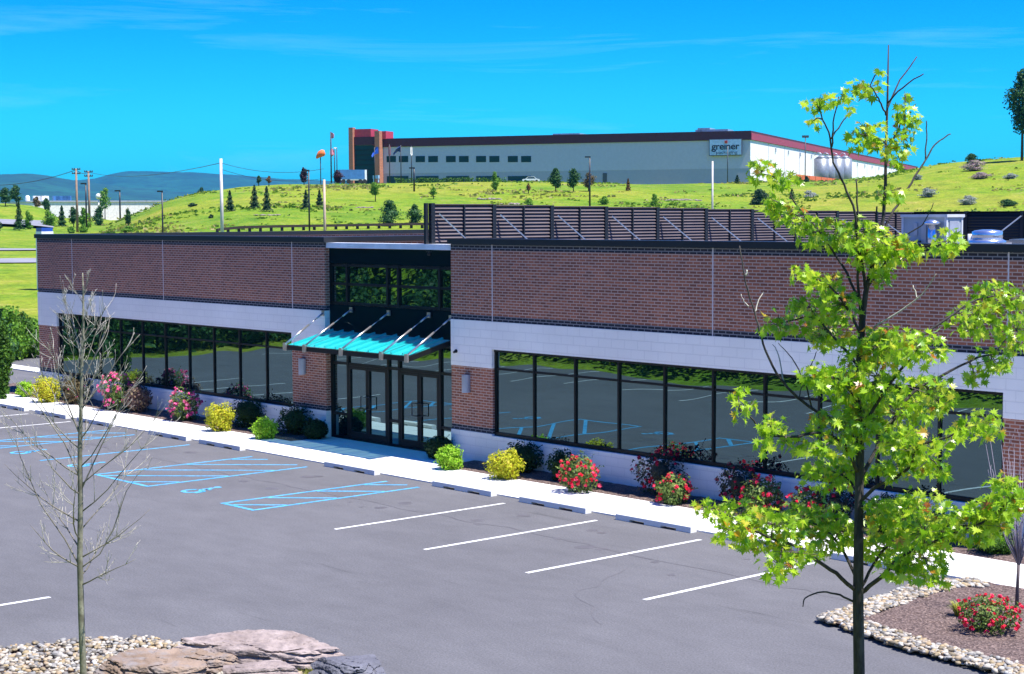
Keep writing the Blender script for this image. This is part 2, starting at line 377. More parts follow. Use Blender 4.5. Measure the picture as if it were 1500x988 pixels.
# ------------------------------------------------------------------ terrain
def lerp(a, b, t): return a+(b-a)*t
def sst(t): t = max(0, min(1, t)); return t*t*(3-2*t)
def pl(knots, x):
    if x <= knots[0][0]: return knots[0][1]
    for (a, b), (c, d) in zip(knots, knots[1:]):
        if x <= c: return lerp(b, d, (x-a)/(c-a))
    return knots[-1][1]
def hillprof(c, top=None, z230=4.1):
    top = c+.5 if top is None else top
    return [(90,.5),(150,2.3),(190,3.3),(230,z230),(262,z230+.34*(c-z230)),(300,z230+.78*(c-z230)),(330,c),(350,c+.25),(385,top),(760,top),(1500,top-3),(9500,top-3)]
PROF = [
 (0,   [(95,0),(112,.3),(165,1.7),(210,2.5),(300,4.6),(345,5.5),(395,9.2),(450,9.4),(600,7),(9500,5)]),
 (60,  [(95,0),(112,.3),(165,1.7),(210,2.5),(300,4.2),(345,5.2),(395,8.6),(450,8.6),(600,6.5),(9500,5)]),
 (88,  [(95,.1),(112,.4),(165,1.8),(210,2.5),(300,3.9),(345,4.5),(395,5.5),(450,5.6),(600,6),(9500,5)]),
 (150, [(90,.2),(150,1.7),(190,2.6),(230,3.2),(330,4.2),(450,5),(600,6),(9500,5)]),
 (168, hillprof(4.7, 4.6, 3.3)),
 (200, hillprof(6.6, 6.0, 3.5)),
 (245, hillprof(9.1, 8.0, 3.6)),
 (300, hillprof(10.9, 11.0, 3.7)),
 (350, hillprof(11.7, 12.4)),
 (420, hillprof(12.2, 13.0)),
 (800, hillprof(12.3, 13.0)),
 (1100, hillprof(11.8, 13.0)),
 (1210, hillprof(12.2, 13.0)),
 (1290, hillprof(13.2, 13.6)),
 (1330, hillprof(14.4, 14.6)),
 (1400, hillprof(15.7, 16.0)),
 (1500, hillprof(16.5, 17.0)),
]
def px_of(x, y):
    dx, dy = x-CAM.x, y-CAM.y
    f = -math.sin(YAW)*dx + math.cos(YAW)*dy; s = math.cos(YAW)*dx + math.sin(YAW)*dy
    if f <= 0: return 99999 if s > 0 else -99999
    return 750 + 2507*s/f
def terrain(x, y):
    d = math.hypot(x-CAM.x, y-CAM.y)
    u = px_of(x, y)
    k = PROF
    if u <= k[0][0]: z = pl(k[0][1], d)
    elif u >= k[-1][0]: z = pl(k[-1][1], d)
    else:
        for (ua, A), (ub, B) in zip(k, k[1:]):
            if u <= ub:
                t = (u-ua)/(ub-ua); z = lerp(pl(A, d), pl(B, d), t); break
    if d < 88: z = 0
    # undulation on the slopes
    if d > 100:
        w = sst((d-100)/80); z += w*(.35*mnoise.noise((x*.03, y*.03, 0)) + .12*mnoise.noise((x*.11, y*.11, 3)))
    # grassy bank behind the lot that the photograph was taken from
    yb = lerp(-19.6, -15.6, sst((x+22.0)/5.5))
    if y < yb: z = max(z if d > 100 else 0, 4.35*sst((yb-y)/10.5) + 0.09*max(0, yb-10-y)) if abs(x) < 260 else z
    return z - .05
def on_ground(px, py, d0=80, d1=900):
    """where the line of sight through a bearing first meets the terrain"""
    v = ray(px, py); h = math.hypot(v.x, v.y); v = v/h
    d = d0
    while d < d1:
        p = CAM + v*d
        if p.z <= terrain(p.x, p.y): break
        d += .5
    p = CAM + v*d; p.z = terrain(p.x, p.y); return p, d

def build_ground():
    ang = []
    a = -180.0
    while a < 180:
        ang.append(a); a += .35 if -24 <= a < 24 else (2 if -60 < a < 60 else 5)
    rad = [0.5]
    while rad[-1] < 10500:
        r = rad[-1]; rad.append(r + (1.2 if r < 32 else 3 if r < 120 else 5 if r < 430 else r*.08))
    base = math.atan2(math.cos(YAW), -math.sin(YAW))
    vs, fs = [], []
    for r in rad:
        for a in ang:
            t = base - R(a); x = CAM.x+r*math.cos(t); y = CAM.y+r*math.sin(t)
            vs.append((x, y, terrain(x, y)))
    n = len(ang)
    for i in range(len(rad)-1):
        for j in range(n):
            k = (j+1) % n
            fs.append((i*n+j, i*n+k, (i+1)*n+k, (i+1)*n+j))
    c = len(vs); vs.append((CAM.x, CAM.y, terrain(CAM.x, CAM.y-.01)))
    for j in range(n): fs.append((c, (j+1) % n, j))
    me = bpy.data.meshes.new('ground'); me.from_pydata(vs, [], fs)
    me.polygons.foreach_set('use_smooth', [True]*len(fs))
    bm = bmesh.new(); bm.from_mesh(me); bmesh.ops.recalc_face_normals(bm, faces=bm.faces)
    if sum(f.normal.z for f in bm.faces) < 0: bmesh.ops.reverse_faces(bm, faces=bm.faces)
    bm.to_mesh(me); bm.free()
    me.materials.append(MATS['grass']); o = bpy.data.objects.new('ground', me); COL.objects.link(o)
    o['kind'] = 'structure'
build_ground()
def struct(name, mb, mat):
    o = mb.build(name, MATS[mat]); o['kind'] = 'structure'; return o
def sheet(mb, pts, z):
    mb.face([(p[0], p[1], z) for p in pts])

# distant wooded ridges
def ridge(name, knots, d, depth, back):
    vs, fs = [], []
    us = [-700+10*i for i in range(260)]
    nrow = 9
    for j in range(nrow):
        for u in us:
            hz = 319.8-.005*u
            y = pl(knots, u) + 1.1*mnoise.noise((u*.03, 0, d)) + .5*mnoise.noise((u*.12, 0, d))
            H = CAM.z + d*(hz-y)/F_PX
            t = j/(nrow-1)
            p = bearing(u, d - depth*(1-t))
            z = lerp(-5, H, t**.8) + (12*mnoise.noise((p.x*.004, p.y*.004, 1)) if 0 < j < nrow-1 else 0)
            vs.append((p.x, p.y, z))
    for u in us:
        p = bearing(u, d+back); vs.append((p.x, p.y, -5))
    n = len(us)
    for j in range(nrow):
        for i in range(n-1): fs.append((j*n+i, j*n+i+1, (j+1)*n+i+1, (j+1)*n+i))
    me = bpy.data.meshes.new(name); me.from_pydata(vs, [], fs); me.polygons.foreach_set('use_smooth', [True]*len(fs))
    me.materials.append(MATS['forest_hill']); o = bpy.data.objects.new(name, me); COL.objects.link(o); o['kind'] = 'structure'
ridge('hills', [(-700,262),(-200,262),(0,259),(40,257.5),(75,260),(110,267),(140,270),(200,277),(300,286),(500,296),(2000,300)], 6200, 1900, 600)
ridge('hills', [(-700,275),(0,272),(90,268),(140,264),(165,257),(185,253),(240,253.5),(300,255),(340,257.5),(400,262),(440,264),(600,270),(1000,284),(2000,290)], 8200, 1500, 600)

# ------------------------------------------------------------------ lot, walks, beds
mb = MB()
sheet(mb, [(-16.9,-15.0),(6,-15.0),(6,-2.87),(-55,-2.87),(-58,-3.2),(-56.6,30),(-78,30),(-74,12),(-66,3),(-66,-19.2),(-22.6,-19.2),(-22.3,-17.2),(-21.9,-15.6),(-21.4,-14.85),(-20.6,-14.6),(-19.5,-14.45),(-18,-14.3)], 0.0)
struct('parking_lot', mb, 'asphalt')
mb = MB()
mb.box(-58, -2.867, -.06, 6, -1.2, .03)
mb.box(-37.7, -1.2, -.06, -31.6, .13, .028)            # pad in front of the doors
mb.box(-66, 3.2, -.06, -57.5, 4.0, .05, None)
struct('sidewalk', mb, 'concrete')
# saw-cut joints of the walk
mb = MB()
x = -57.0
while x < 6:
    mb.box(x-.008, -2.86, .0302, x+.008, -1.21, .0325); x += 1.52
struct('sidewalk_joints', mb, 'panel_grey')
mb = MB()
def bumpy(mb, x0, x1, y0, y1, z, step=.14, amp=.03, inside=None):
    nx = int((x1-x0)/step)+1; ny = int((y1-y0)/step)+1
    g = {}
    for i in range(nx+1):
        for j in range(ny+1):
            x = lerp(x0, x1, i/nx); y = lerp(y0, y1, j/ny)
            e = 0 if i in (0, nx) or j in (0, ny) else 1
            g[i, j] = (x, y, z + e*(amp*mnoise.noise((x*3.1, y*3.1, 0)) + amp*.8*mnoise.noise((x*9, y*9, 2)) + .03))
    for i in range(nx):
        for j in range(ny):
            c = [g[i,j], g[i+1,j], g[i+1,j+1], g[i,j+1]]
            if inside and not all(inside(q[0], q[1]) for q in c): continue
            mb.face(c)
bumpy(mb, -55.6, -37.7, -1.2, .05, .02)
bumpy(mb, -31.6, -8, -1.2, .05, .02)
bumpy(mb, -58, -55.6, -1.2, 1.2, .02)
ISL = [(-15.57,-6.98),(-15.72,-5.65),(-15.9,-4.07),(-15.79,-3.46),(-15.46,-2.95),(6,-2.95),(6,-7.6),(-12.25,-7.6),(-13.71,-7.47),(-14.93,-7.12)]
def inpoly(x, y, P):
    c = False
    for i in range(len(P)):
        (xa, ya), (xb, yb) = P[i-1], P[i]
        if (ya > y) != (yb > y) and x < (xb-xa)*(y-ya)/(yb-ya)+xa: c = not c
    return c
bumpy(mb, -15.9, 6, -7.6, -2.9, .03, .12, .03, lambda x, y: inpoly(x, y, ISL))
struct('mulch_bed', mb, 'mulch')

def stones(mb, rnd, n, pick, s0, s1, z, pile=.05):
    for _ in range(n):
        x, y = pick(rnd); s = rnd.uniform(s0, s1)
        base = len(mb.v)
        mb.ball((0,0,0), s*rnd.uniform(.8,1.25), s*rnd.uniform(.6,.95), s*rnd.uniform(.4,.65), 7, 4, .16, rnd)
        m = Matrix.Translation((x, y, z+rnd.uniform(0, pile))) @ Matrix.Rotation(rnd.uniform(0, 6.28), 4, 'Z') @ Matrix.Rotation(rnd.uniform(-.4,.4), 4, 'X')
        for i in range(base, len(mb.v)): mb.v[i] = tuple(m @ Vector(mb.v[i]))
rnd = random.Random(5)
# stone edging of the island: along its west end and its south side
def edge_pick(path, width):
    seg = [(Vector(a), Vector(b)) for a, b in zip(path, path[1:])]; ln = [(b-a).length for a, b in seg]; T = sum(ln)
    def f(r):
        t = r.uniform(0, T); i = 0
        while t > ln[i] and i < len(ln)-1: t -= ln[i]; i += 1
        a, b = seg[i]; d = (b-a).normalized(); nrm = Vector((-d.y, d.x))
        p = a + d*t + nrm*r.uniform(0, width); return p.x, p.y
    return f
mb = MB()
stones(mb, rnd, 2300, edge_pick([(-15.46,-3.0),(-15.79,-3.5),(-15.9,-4.07),(-15.72,-5.65),(-15.57,-6.98)], .50), .020, .064, .045)
stones(mb, rnd, 3300, edge_pick([(-15.57,-6.98),(-14.93,-7.12),(-13.71,-7.47),(-12.25,-7.6),(-6,-7.6)], .50), .020, .064, .045)
o = mb.build('river_stones', MATS['pebble']); tag(o, 'pale river stones edging the mulched island with red roses', 'stones', kind='stuff')
BED = [(-22.3,-17.2),(-21.9,-15.6),(-21.4,-14.85),(-20.6,-14.6),(-19.5,-14.45),(-18,-14.3),(-17,-15.0),(-16.9,-19.2),(-22.6,-19.2)]
def bedpick(r):
    while True:
        x, y = r.uniform(-22.6,-17.4), r.uniform(-19,-14.3)
        if inpoly(x, y, BED): return x, y
mb = MB(); stones(mb, rnd, 7500, bedpick, .020, .062, .03, .045)
o = mb.build('river_stones', MATS['pebble']); tag(o, 'white and tan river stones around the bare young tree and boulders', 'stones', kind='stuff')
mb = MB(); sheet(mb, BED, .012); struct('stone_bed', mb, 'mulch')

# painted lines
def line(mb, a, b, w=.10, z=.004):
    a = Vector((a[0], a[1])); b = Vector((b[0], b[1])); d = (b-a).normalized(); n = Vector((-d.y, d.x))*w*.5
    mb.face([(*(a-n), z), (*(b-n), z), (*(b+n), z), (*(a+n), z)])
mb = MB()
for i in range(4): line(mb, (-26.53+2.743*i, -7.77), (-26.53+2.743*i, -3.44))
for xx in (-46.05, -48.8, -51.5, -54.2): line(mb, (xx, -7.77), (xx, -3.3))
for i in range(15): line(mb, (-24.83-2.743*i, -19.0), (-24.83-2.743*i, -14.52))
struct('stall_lines', mb, 'white_paint')
mb = MB()
def hatch(x0, x1, y0, y1):
    W = .105
    line(mb, (x0, y0-.05), (x0, y1), W); line(mb, (x1, y0-.05), (x1, y1), W); line(mb, (x0+.06, y0), (x1-.06, y0), W)
    c = y0-x1+.9
    while c < y1-x0:
        xa, xb = max(x0+.055, y0+.055-c), min(x1-.055, y1-c)
        if xb-xa > .25: line(mb, (xa, xa+c), (xb, xb+c), W, .0042)
        c += 1.28
hatch(-36.08, -33.68, -7.76, -3.45)
hatch(-30.58, -29.42, -7.74, -3.42)
hatch(-43.45, -42.0, -7.7, -3.45)
line(mb, (-39.12, -7.67), (-39.12, -3.43), .105)
def wheelchair(cx, cy, s=1.0):
    # symbol read from the aisle: drawn with its head towards the building
    def P(a, b): return (cx + a*s, cy + b*s)
    n = 16
    for k in range(n):
        t0 = R(120 + 320*k/n); t1 = R(120 + 320*(k+1)/n)
        q = [P(.30*math.cos(t), -.30+.30*math.sin(t)) for t in (t0, t1)] + [P(.17*math.cos(t), -.30+.17*math.sin(t)) for t in (t1, t0)]
        mb.face([(p[0], p[1], .0045) for p in q])
    for a, b, w in ((P(-.05,.36), P(-.02,-.06), .15), (P(-.02,-.06), P(.26,-.10), .12), (P(.26,-.10), P(.34,-.42), .12), (P(-.04,.14), P(.20,.14), .10)):
        line(mb, a, b, w*s, .0047)
    mb.face([(cx-.07*s+.11*s*math.cos(t), cy+.50*s+.11*s*math.sin(t), .0045) for t in [2*math.pi*k/12 for k in range(12)]])
for wx in (-32.42, -37.72, -40.85): wheelchair(wx, -7.12, .85)
struct('accessible_markings', mb, 'blue_paint')

mb = MB(); rnd = random.Random(23)
def crack(pts, w, z=.0025, jit=.05):
    P_ = []
    for (xa, ya), (xb, yb) in zip(pts, pts[1:]):
        n_ = max(2, int(math.hypot(xb-xa, yb-ya)/.35))
        for k in range(n_): P_.append((lerp(xa, xb, k/n_)+rnd.gauss(0, jit), lerp(ya, yb, k/n_)+rnd.gauss(0, jit)))
    P_.append(pts[-1])
    for a, b in zip(P_, P_[1:]):
        line(mb, a, b, w*rnd.uniform(.5, 1.3), z+rnd.uniform(0, .0006))
crack([(-52,-5.5),(-40,-5.35),(-30,-5.45),(-24,-5.3),(-16,-5.5)], .03)
crack([(-20.2,-6.2),(-19.2,-8.4),(-17.6,-9.4)], .010, jit=.07)
struct('asphalt_seams', mb, 'seam_dark')
mb = MB()
for cx_ in (-32.2, -28.0, -25.2, -22.4, -19.6, -37.6, -40.6, -47.4, -50.1):
    for k in range(rnd.randint(2, 5)):
        x_, y_, r_ = cx_+rnd.gauss(0,.35), rnd.uniform(-6.2,-3.9), rnd.uniform(.05,.2)
        mb.face([(x_+r_*rnd.uniform(.7,1.2)*math.cos(t), y_+r_*rnd.uniform(.7,1.2)*math.sin(t), .0018+.0001*k) for t in [2*math.pi*j/11 for j in range(11)]])
struct('oil_stains', mb, 'oil_stain')
# wheel stops
def stop_mesh():
    m = MB()
    prof = [(-.085,0),(-.08,.11),(-.065,.125),(.06,.125),(.08,.11),(.085,0)]
    L2 = 1.0
    for s in range(3):                    # three blocks on two drainage gaps underneath
        pass
    xs = [(-L2, -.62, 0), (-.62, -.22, .045), (-.22, .22, 0), (.22, .62, .045), (.62, L2, 0)]
    for a, b, z0 in xs:
        pr = [(y, max(z, z0)) for y, z in prof]
        A = [(a, y, z) for y, z in pr]; B = [(b, y, z) for y, z in pr]; n = len(pr)
        for i in range(n):
            j = (i+1) % n; m.face([A[i], B[i], B[j], A[j]])
        m.face(A); m.face(list(reversed(B)))
    return m
first = None
for x0, name in ((-50.5,'farthest wheel stop along the walk, left of the bare tree'), (-47.75,'concrete wheel stop second from the left end of the walk'), (-45.05,'concrete wheel stop seen through the bare tree'), (-40.85,'concrete wheel stop at the blue line below the pink roses'),
                 (-38.2,'concrete wheel stop below the lime ball shrub'), (-32.48,'concrete wheel stop in front of the glass doors between two blue hatched aisles'), (-28.35,'concrete wheel stop beside the right blue hatched aisle'),
                 (-25.45,'concrete wheel stop below the first red rose bush'), (-22.6,'concrete wheel stop below the dark red rose pair'), (-19.75,'concrete wheel stop behind the maple leaves'), (-17.3,'concrete wheel stop right of the maple trunk, nearest the stone island')):
    if first is None:
        o = stop_mesh().build('wheel_stop', MATS['concrete']); first = o
    else:
        o = first.copy(); COL.objects.link(o)
    o.location = (x0, -3.02, .002)
    tag(o, name, 'wheel stop', 'wheel stops along the walk')

# ------------------------------------------------------------------ main building
ZT, ZC, ZB, ZH, ZS, ZP, ZW = 5.44, 5.30, 3.46, 2.79, .71, 2.33, .74
bld = empty('office_building', (-35, 10, 0), 'single storey brown brick office building with white bands, ribbon windows and glass entrance', 'building')
def part(name, mb, mat, parent=None, bevel=0): return mb.build(name, MATS[mat], parent or bld, bevel=bevel)
WINGS = [(-54.7, -37.72), (-32.4, -15.4)]
WIN = [(-53.32, -39.33), (-30.86, -16.9)]
BK = 28.0
brick, darkb, band, base, cap, joint = MB(), MB(), MB(), MB(), MB(), MB()
for (a, b), (wa, wb) in zip(WINGS, WIN):
    brick.box(a, 0, ZB+.14, b, .3, ZC-.14)
    darkb.box(a, 0, ZC-.14, b, .3, ZC); darkb.box(a, 0, ZB, b, .3, ZB+.14)
    band.box(a, -.02, ZH, b, .3, ZB)
    for p, q in ((a, wa), (wb, b)):
        band.box(p, -.02, ZP, q, .3, ZH)
        brick.box(p, 0, ZW+.135, q, .3, ZP); darkb.box(p, 0, ZW, q, .3, ZW+.135)
        base.box(p, -.03, 0, q, .3, ZW)
    base.box(wa, -.03, 0, wb, .3, ZS-.005)
    cap.box(a-.06, -.07, ZC, b+.06, .34, ZT)
# flank and back walls
brick.box(-54.7, .3, 0, -54.4, BK, ZC); brick.box(-15.7, .3, 0, -15.4, BK, ZC); brick.box(-54.4, BK-.3, 0, -15.7, BK, ZC)
brick.box(-38.02, .3, 5.0, -37.72, BK-.3, ZC); brick.box(-32.4, .3, 5.0, -32.1, 1.2, ZC)
for x0 in (-54.76, -15.74): cap.box(x0, .34, ZC, x0+.4, BK+.06, ZT)
cap.box(-38.06, .34, ZC, -37.66, BK-.34, ZT); cap.box(-54.36, BK-.34, ZC, -15.74, BK+.06, ZT)
part('brick_wall', brick, 'brick'); part('dark_course', darkb, 'brick_dark'); part('white_band', band, 'block_white')
part('base_wall', base, 'block_white'); part('parapet_cap', cap, 'cap_black')
for xx in (-52.16, -46.25, -39.28, -30.85, -23.83, -16.84):
    m = MB(); m.box(xx-.014, -.004, ZB+.002, xx+.014, .02, ZC-.002); part('control_joint', m, 'joint_grey')
m = MB(); m.box(-54.4, .3, 4.9, -38.02, BK-.3, 5.0); m.box(-38.02, .32, 4.9, -32.1, BK-.3, 5.08); m.box(-32.1, .3, 4.9, -15.7, BK-.3, 5.0)
part('roof', m, 'roof_membrane')
m = MB(); m.box(-37.7, .03, 5.15, -32.42, .36, 5.29); part('coping', m, 'coping_white')
rnd = random.Random(11)
def pane(x0, x1, z0, z1, y, parent, name='pane', mat='pane_glass'):
    t = R(rnd.uniform(-.10, .10)); v = R(rnd.uniform(.13, .23)); w, h = (x1-x0)/2, (z1-z0)/2
    m = MB(); m.face([(x0, y-w*t-h*v, z0), (x1, y+w*t-h*v, z0), (x1, y+w*t+h*v, z1), (x0, y-w*t+h*v, z1)])
    return part(name, m, mat, parent)
for wi, (wa, wb) in enumerate(WIN):
    f = MB(); n = 10; pw = (wb-wa)/n
    f.box(wa, .05, ZS, wb, .19, ZS+.085); f.box(wa, .05, ZH-.06, wb, .19, ZH)
    for i in range(n+1):
        c = wa+pw*i; w = .027
        lo, hi = max(wa, c-w), min(wb, c+w)
        if i == 0: hi = wa+.06
        if i == n: lo = wb-.06
        f.box(lo, .06, ZS+.085, hi, .19, ZH-.06)
    for i in range(n):
        f.box(wa+pw*i+(.06 if i == 0 else .027), .075, 2.30, wa+pw*(i+1)-(.06 if i == n-1 else .027), .19, 2.35)
    fr = part('window', f, 'frame_dark')
    for i in range(n): pane(wa+pw*i+.02, wa+pw*(i+1)-.02, ZS+.05, ZH-.03, .10, fr)
# curtain wall of the entrance
f = MB(); Y0 = .16
mull = [-37.66, -36.93, -35.16, -34.70, -33.03, -32.46]
for c in mull: f.box(c-.04, Y0-.03, .03, c+.04, Y0+.12, 2.78); f.box(c-.04, Y0-.03, 3.64, c+.04, Y0+.12, 4.73)
for c0, c1 in zip(mull, mull[1:]):
    for z in (2.06, 2.74, 3.675, 4.19, 4.69): f.box(c0+.04, Y0-.02, z-.035, c1-.04, Y0+.12, z+.035)
    f.box(c0+.04, Y0-.02, .03, c1-.04, Y0+.12, .09)
for c0, c1 in ((mull[0], mull[1]), (mull[2], mull[3]), (mull[4], mull[5])): f.box(c0+.04, Y0-.02, .66, c1-.04, Y0+.12, .73)
cw = part('curtain_wall', f, 'frame_dark')
for c0, c1 in zip(mull, mull[1:]):
    pane(c0+.03, c1-.03, 2.08, 2.72, Y0+.02, cw); pane(c0+.03, c1-.03, 3.68, 4.17, Y0+.02, cw); pane(c0+.03, c1-.03, 4.21, 4.66, Y0+.02, cw)
for z0, z1 in ((2.785, 3.635), (4.735, 5.145)): pane(-37.71, -32.41, z0, z1, Y0-.025, cw, 'spandrel_panel', 'spandrel_glass')
for c0, c1 in ((mull[0], mull[1]), (mull[2], mull[3]), (mull[4], mull[5])):
    pane(c0+.03, c1-.03, .08, .67, Y0+.02, cw); pane(c0+.03, c1-.03, .72, 2.04, Y0+.02, cw)
for c0, c1 in ((mull[1], mull[2]), (mull[3], mull[4])):
    mid = (c0+c1)/2
    for a, b, hs in ((c0+.05, mid-.006, 1), (mid+.006, c1-.05, -1)):
        d = MB(); d.box(a, Y0-.03, .10, a+.075, Y0+.03, 2.02); d.box(b-.075, Y0-.03, .10, b, Y0+.03, 2.02)
        d.box(a+.075, Y0-.03, .10, b-.075, Y0+.03, .26); d.box(a+.075, Y0-.03, 1.93, b-.075, Y0+.03, 2.02)
        dr = part('door', d, 'frame_dark')
        pane(a+.07, b-.07, .25, 1.94, Y0+.005, dr)
        hx = b-.04 if hs > 0 else a+.04; ox = -.16 if hs > 0 else .16
        h = MB()
        h.tube([(hx, Y0-.03, .92), (hx, Y0-.10, .92), (hx+ox, Y0-.10, .92), (hx+ox, Y0-.10, 1.24), (hx, Y0-.10, 1.24), (hx, Y0-.03, 1.24)], .014, 6)
        part('handle', h, 'post_black', dr)
# canopy: teal sheet in a steel frame, hung on five rods
CX0, CX1, CYF, CZF, CYB, CZB = -37.78, -32.52, -1.24, 2.585, .09, 2.90
f = MB()
def cz(y): return lerp(CZF, CZB, (y-CYF)/(CYB-CYF))
f.bar((CX0, CYF, CZF-.05), (CX1, CYF, CZF-.05), .06, .12)
for xx in (CX0+.02, CX1-.02): f.bar((xx, CYF+.03, CZF-.05), (xx, CYB, CZB-.05), .05, .12)
cn = part('canopy', f, 'frame_dark')
f = MB(); f.face([(CX0+.05, CYF+.03, CZF+.015), (CX1-.05, CYF+.03, CZF+.015), (CX1-.05, CYB, CZB+.015), (CX0+.05, CYB, CZB+.015)])
sh = part('canopy_sheet', f, 'canopy_sheet', cn)
s = sh.modifiers.new('thickness', 'SOLIDIFY'); s.thickness = .008; s.offset = 1
for i in range(11):
    xx = lerp(CX0+.3, CX1-.3, i/10); f = MB()
    f.bar((xx, CYF+.04, CZF+.055), (xx, CYB-.02, CZB+.055), .035, .055); part('rib', f, 'canopy_sheet', cn)
for xa, xb, zb in ((CX0+.02, -37.80, 3.39), (-36.86, -36.65, 3.52), (-35.24, -35.02, 3.50), (-33.55, -33.36, 3.51), (CX1-.02, -32.50, 3.47)):
    f = MB(); y1 = .06 if xa > -37.7 else -.03
    A = Vector((xa, CYF-.02, CZF+.05)); B = Vector((xb, y1, zb))
    f.tube([A, A+(B-A)*.62], .028, 8); f.tube([A+(B-A)*.62, A+(B-A)*.82], .012, 6); f.tube([A+(B-A)*.82, B], .024, 8)
    f.box(xa-.055, CYF-.09, CZF-.13, xa+.055, CYF-.032, CZF+.07); f.box(xb-.06, y1-.01, zb-.07, xb+.06, y1+.03, zb+.07)
    part('tie_rod', f, 'steel', cn)
# wall lamps on the brick piers
for (px_, py_), lab in (((445, 537), 'grey half round wall lamp on the brick pier left of the entrance'), ((685, 562), 'grey half round wall lamp on the brick pier right of the entrance')):
    p = at_y(px_, py_, 0)
    e = empty('wall_lamp', (p.x, 0, p.z-.2), lab, 'wall lamp', 'wall lamps beside the entrance')
    m = MB(); m.box(p.x-.10, -.03, p.z-.21, p.x+.10, 0, p.z+.21); m.build('back_plate', MATS['lamp_grey'], e)
    m = MB(); n = 10
    pts = [(p.x+.105*math.cos(math.pi*k/n), -.032-.13*math.sin(math.pi*k/n)) for k in range(n+1)]
    for z0, z1 in ((p.z-.22, p.z+.22),):
        for (xa, ya), (xb, yb) in zip(pts, pts[1:]): m.face([(xb, yb, z0), (xa, ya, z0), (xa, ya, z1), (xb, yb, z1)], False)
        m.face([(x_, y_, z1) for x_, y_ in pts]); m.face([(x_, y_, z0) for x_, y_ in reversed(pts)])
    m.build('shade', MATS['lamp_grey'], e)
p = at_y(669.5, 514.5, 0); m = MB(); m.tube([(p.x, -.018, p.z), (p.x, -.05, p.z)], .045, 10); m.tube([(p.x, -.05, p.z), (p.x, -.11, p.z-.03)], .03, 8)
part('spigot', m, 'cap_black')

# ------------------------------------------------------------------ roof screen and roof plant
scr = empty('roof_screen', (-33.4, 0, 5.1), 'long dark louvred roof screen with diagonal braces behind the right wing parapet', 'roof screen')
SX, ST = -33.4, 2.035
def stop_z(y): return 6.315 - .0135*y
for i in range(11):
    y = .22 + ST*i; z1 = stop_z(y)
    m = MB(); m.box(SX-.06, y-.06, 5.09, SX+.06, y+.06, z1)
    if i == 0:
        m.box(SX-.10, y-.18, 5.2, SX-.02, y-.10, z1); m.box(SX-.11, y-.11, 5.085, SX+.11, y+.11, 5.11)
        m.tube([(SX, y-.07, 5.09), (SX, y-.10, 5.0)], .05, 8)
    m.build('post', MATS['post_black'], scr)
    if i < 10:
        ya, yb = y+.06, y+ST-.06
        pm = MB(); n = 12
        za, zb = 5.16, min(stop_z(ya), stop_z(yb))-.02
        pt = (zb-za)/n
        for k in range(n):
            z = za+pt*(k+.5)
            pm.face([(SX+.04, ya, z-.052), (SX+.04, yb, z-.052), (SX-.03, yb, z+.048), (SX-.03, ya, z+.048)])
            pm.face([(SX+.04, ya, z-.052), (SX+.04, yb, z-.052), (SX+.02, yb, z-.058), (SX+.02, ya, z-.058)])
        pm.box(SX-.04, ya, zb, SX+.045, yb, zb+.025)
        pm.build('louvre_panel', MATS['louvre'], scr)
        m = MB(); ym = (ya+yb)/2; m.box(SX+.04, ym-.02, 5.12, SX+.075, ym+.02, zb); m.build('mullion', MATS['post_black'], scr)
        m = MB(); m.bar((SX+.10, ya+.10, zb-.22), (SX+.75, ya+.86, 5.10), .045, .03); m.build('brace', MATS['galvanised'], scr)
YB = .22+ST*10
for i in range(10):
    xa = SX+.06+2.035*i; xb = xa+1.915
    m = MB(); m.box(xb, YB-.06, 5.09, xb+.12, YB+.06, 6.06); m.build('post', MATS['post_black'], scr)
    pm = MB(); n = 10
    for k in range(n):
        z = 5.14+.09*(k+.5)
        pm.face([(xa, YB-.03, z-.052), (xb, YB-.03, z-.052), (xb, YB+.03, z+.048), (xa, YB+.03, z+.048)])
        pm.face([(xa, YB-.03, z-.04), (xb, YB-.03, z-.04), (xb, YB-.03, z-.026), (xa, YB-.03, z-.026)])
    pm.box(xa, YB-.04, 6.03, xb, YB+.045, 6.05)
    pm.build('louvre_panel', MATS['post_black'], scr)  # same louvres as the side run, coloured black to stand in for shade
    m = MB(); m.bar((xb+.06, YB-.09, 5.9), (xb-.5, YB-1.05, 5.1), .045, .03); m.build('brace', MATS['galvanised'], scr)
# air handling unit
hy = 9.0
A = at_y(1322, 340, hy); B = at_y(1386, 340, hy); zt = at_y(1386, 315.5, hy).z
Cc = ray(1409, 330); dist = (B.x-CAM.x)/Cc.x; hx1 = CAM + Cc*dist; hd = max(.6, hx1.y-hy)
hv = empty('air_handler', (A.x, hy, 5.0), 'large grey rooftop air handling unit with pale frame behind the parapet', 'air conditioner')
m = MB(); m.box(A.x, hy, 5.0, B.x, hy+hd, zt-.05); m.build('cabinet', MATS['hvac_paint'], hv)
m = MB()
for xx in (A.x-.02, B.x-.04):
    for yy in (hy-.02, hy+hd-.04): m.box(xx, yy, 5.0, xx+.06, yy+.06, zt-.052)
m.box(A.x-.04, hy-.04, zt-.05, B.x+.05, hy+hd+.05, zt+.02); m.build('corner_frame', MATS['hvac_light'], hv)
wv = B.x-A.x
for k, (t0, t1, z0, z1) in enumerate(((.28,.36,5.45,5.75),(.45,.56,5.25,5.72),(.64,.72,5.3,5.6),(.06,.16,5.3,5.5))):
    m = MB(); m.box(A.x+wv*t0, hy-.03, z0, A.x+wv*t1, hy-.002, z1); m.build('access_panel', MATS['galvanised'], hv)
m = MB(); m.box(A.x+wv*.30, hy-.22, 5.18, A.x+wv*.44, hy-.002, 5.32); m.box(A.x+wv*.15, hy-.3, 5.05, A.x+wv*.22, hy-.002, 5.2); m.build('pipe_box', MATS['hvac_dark'], hv)
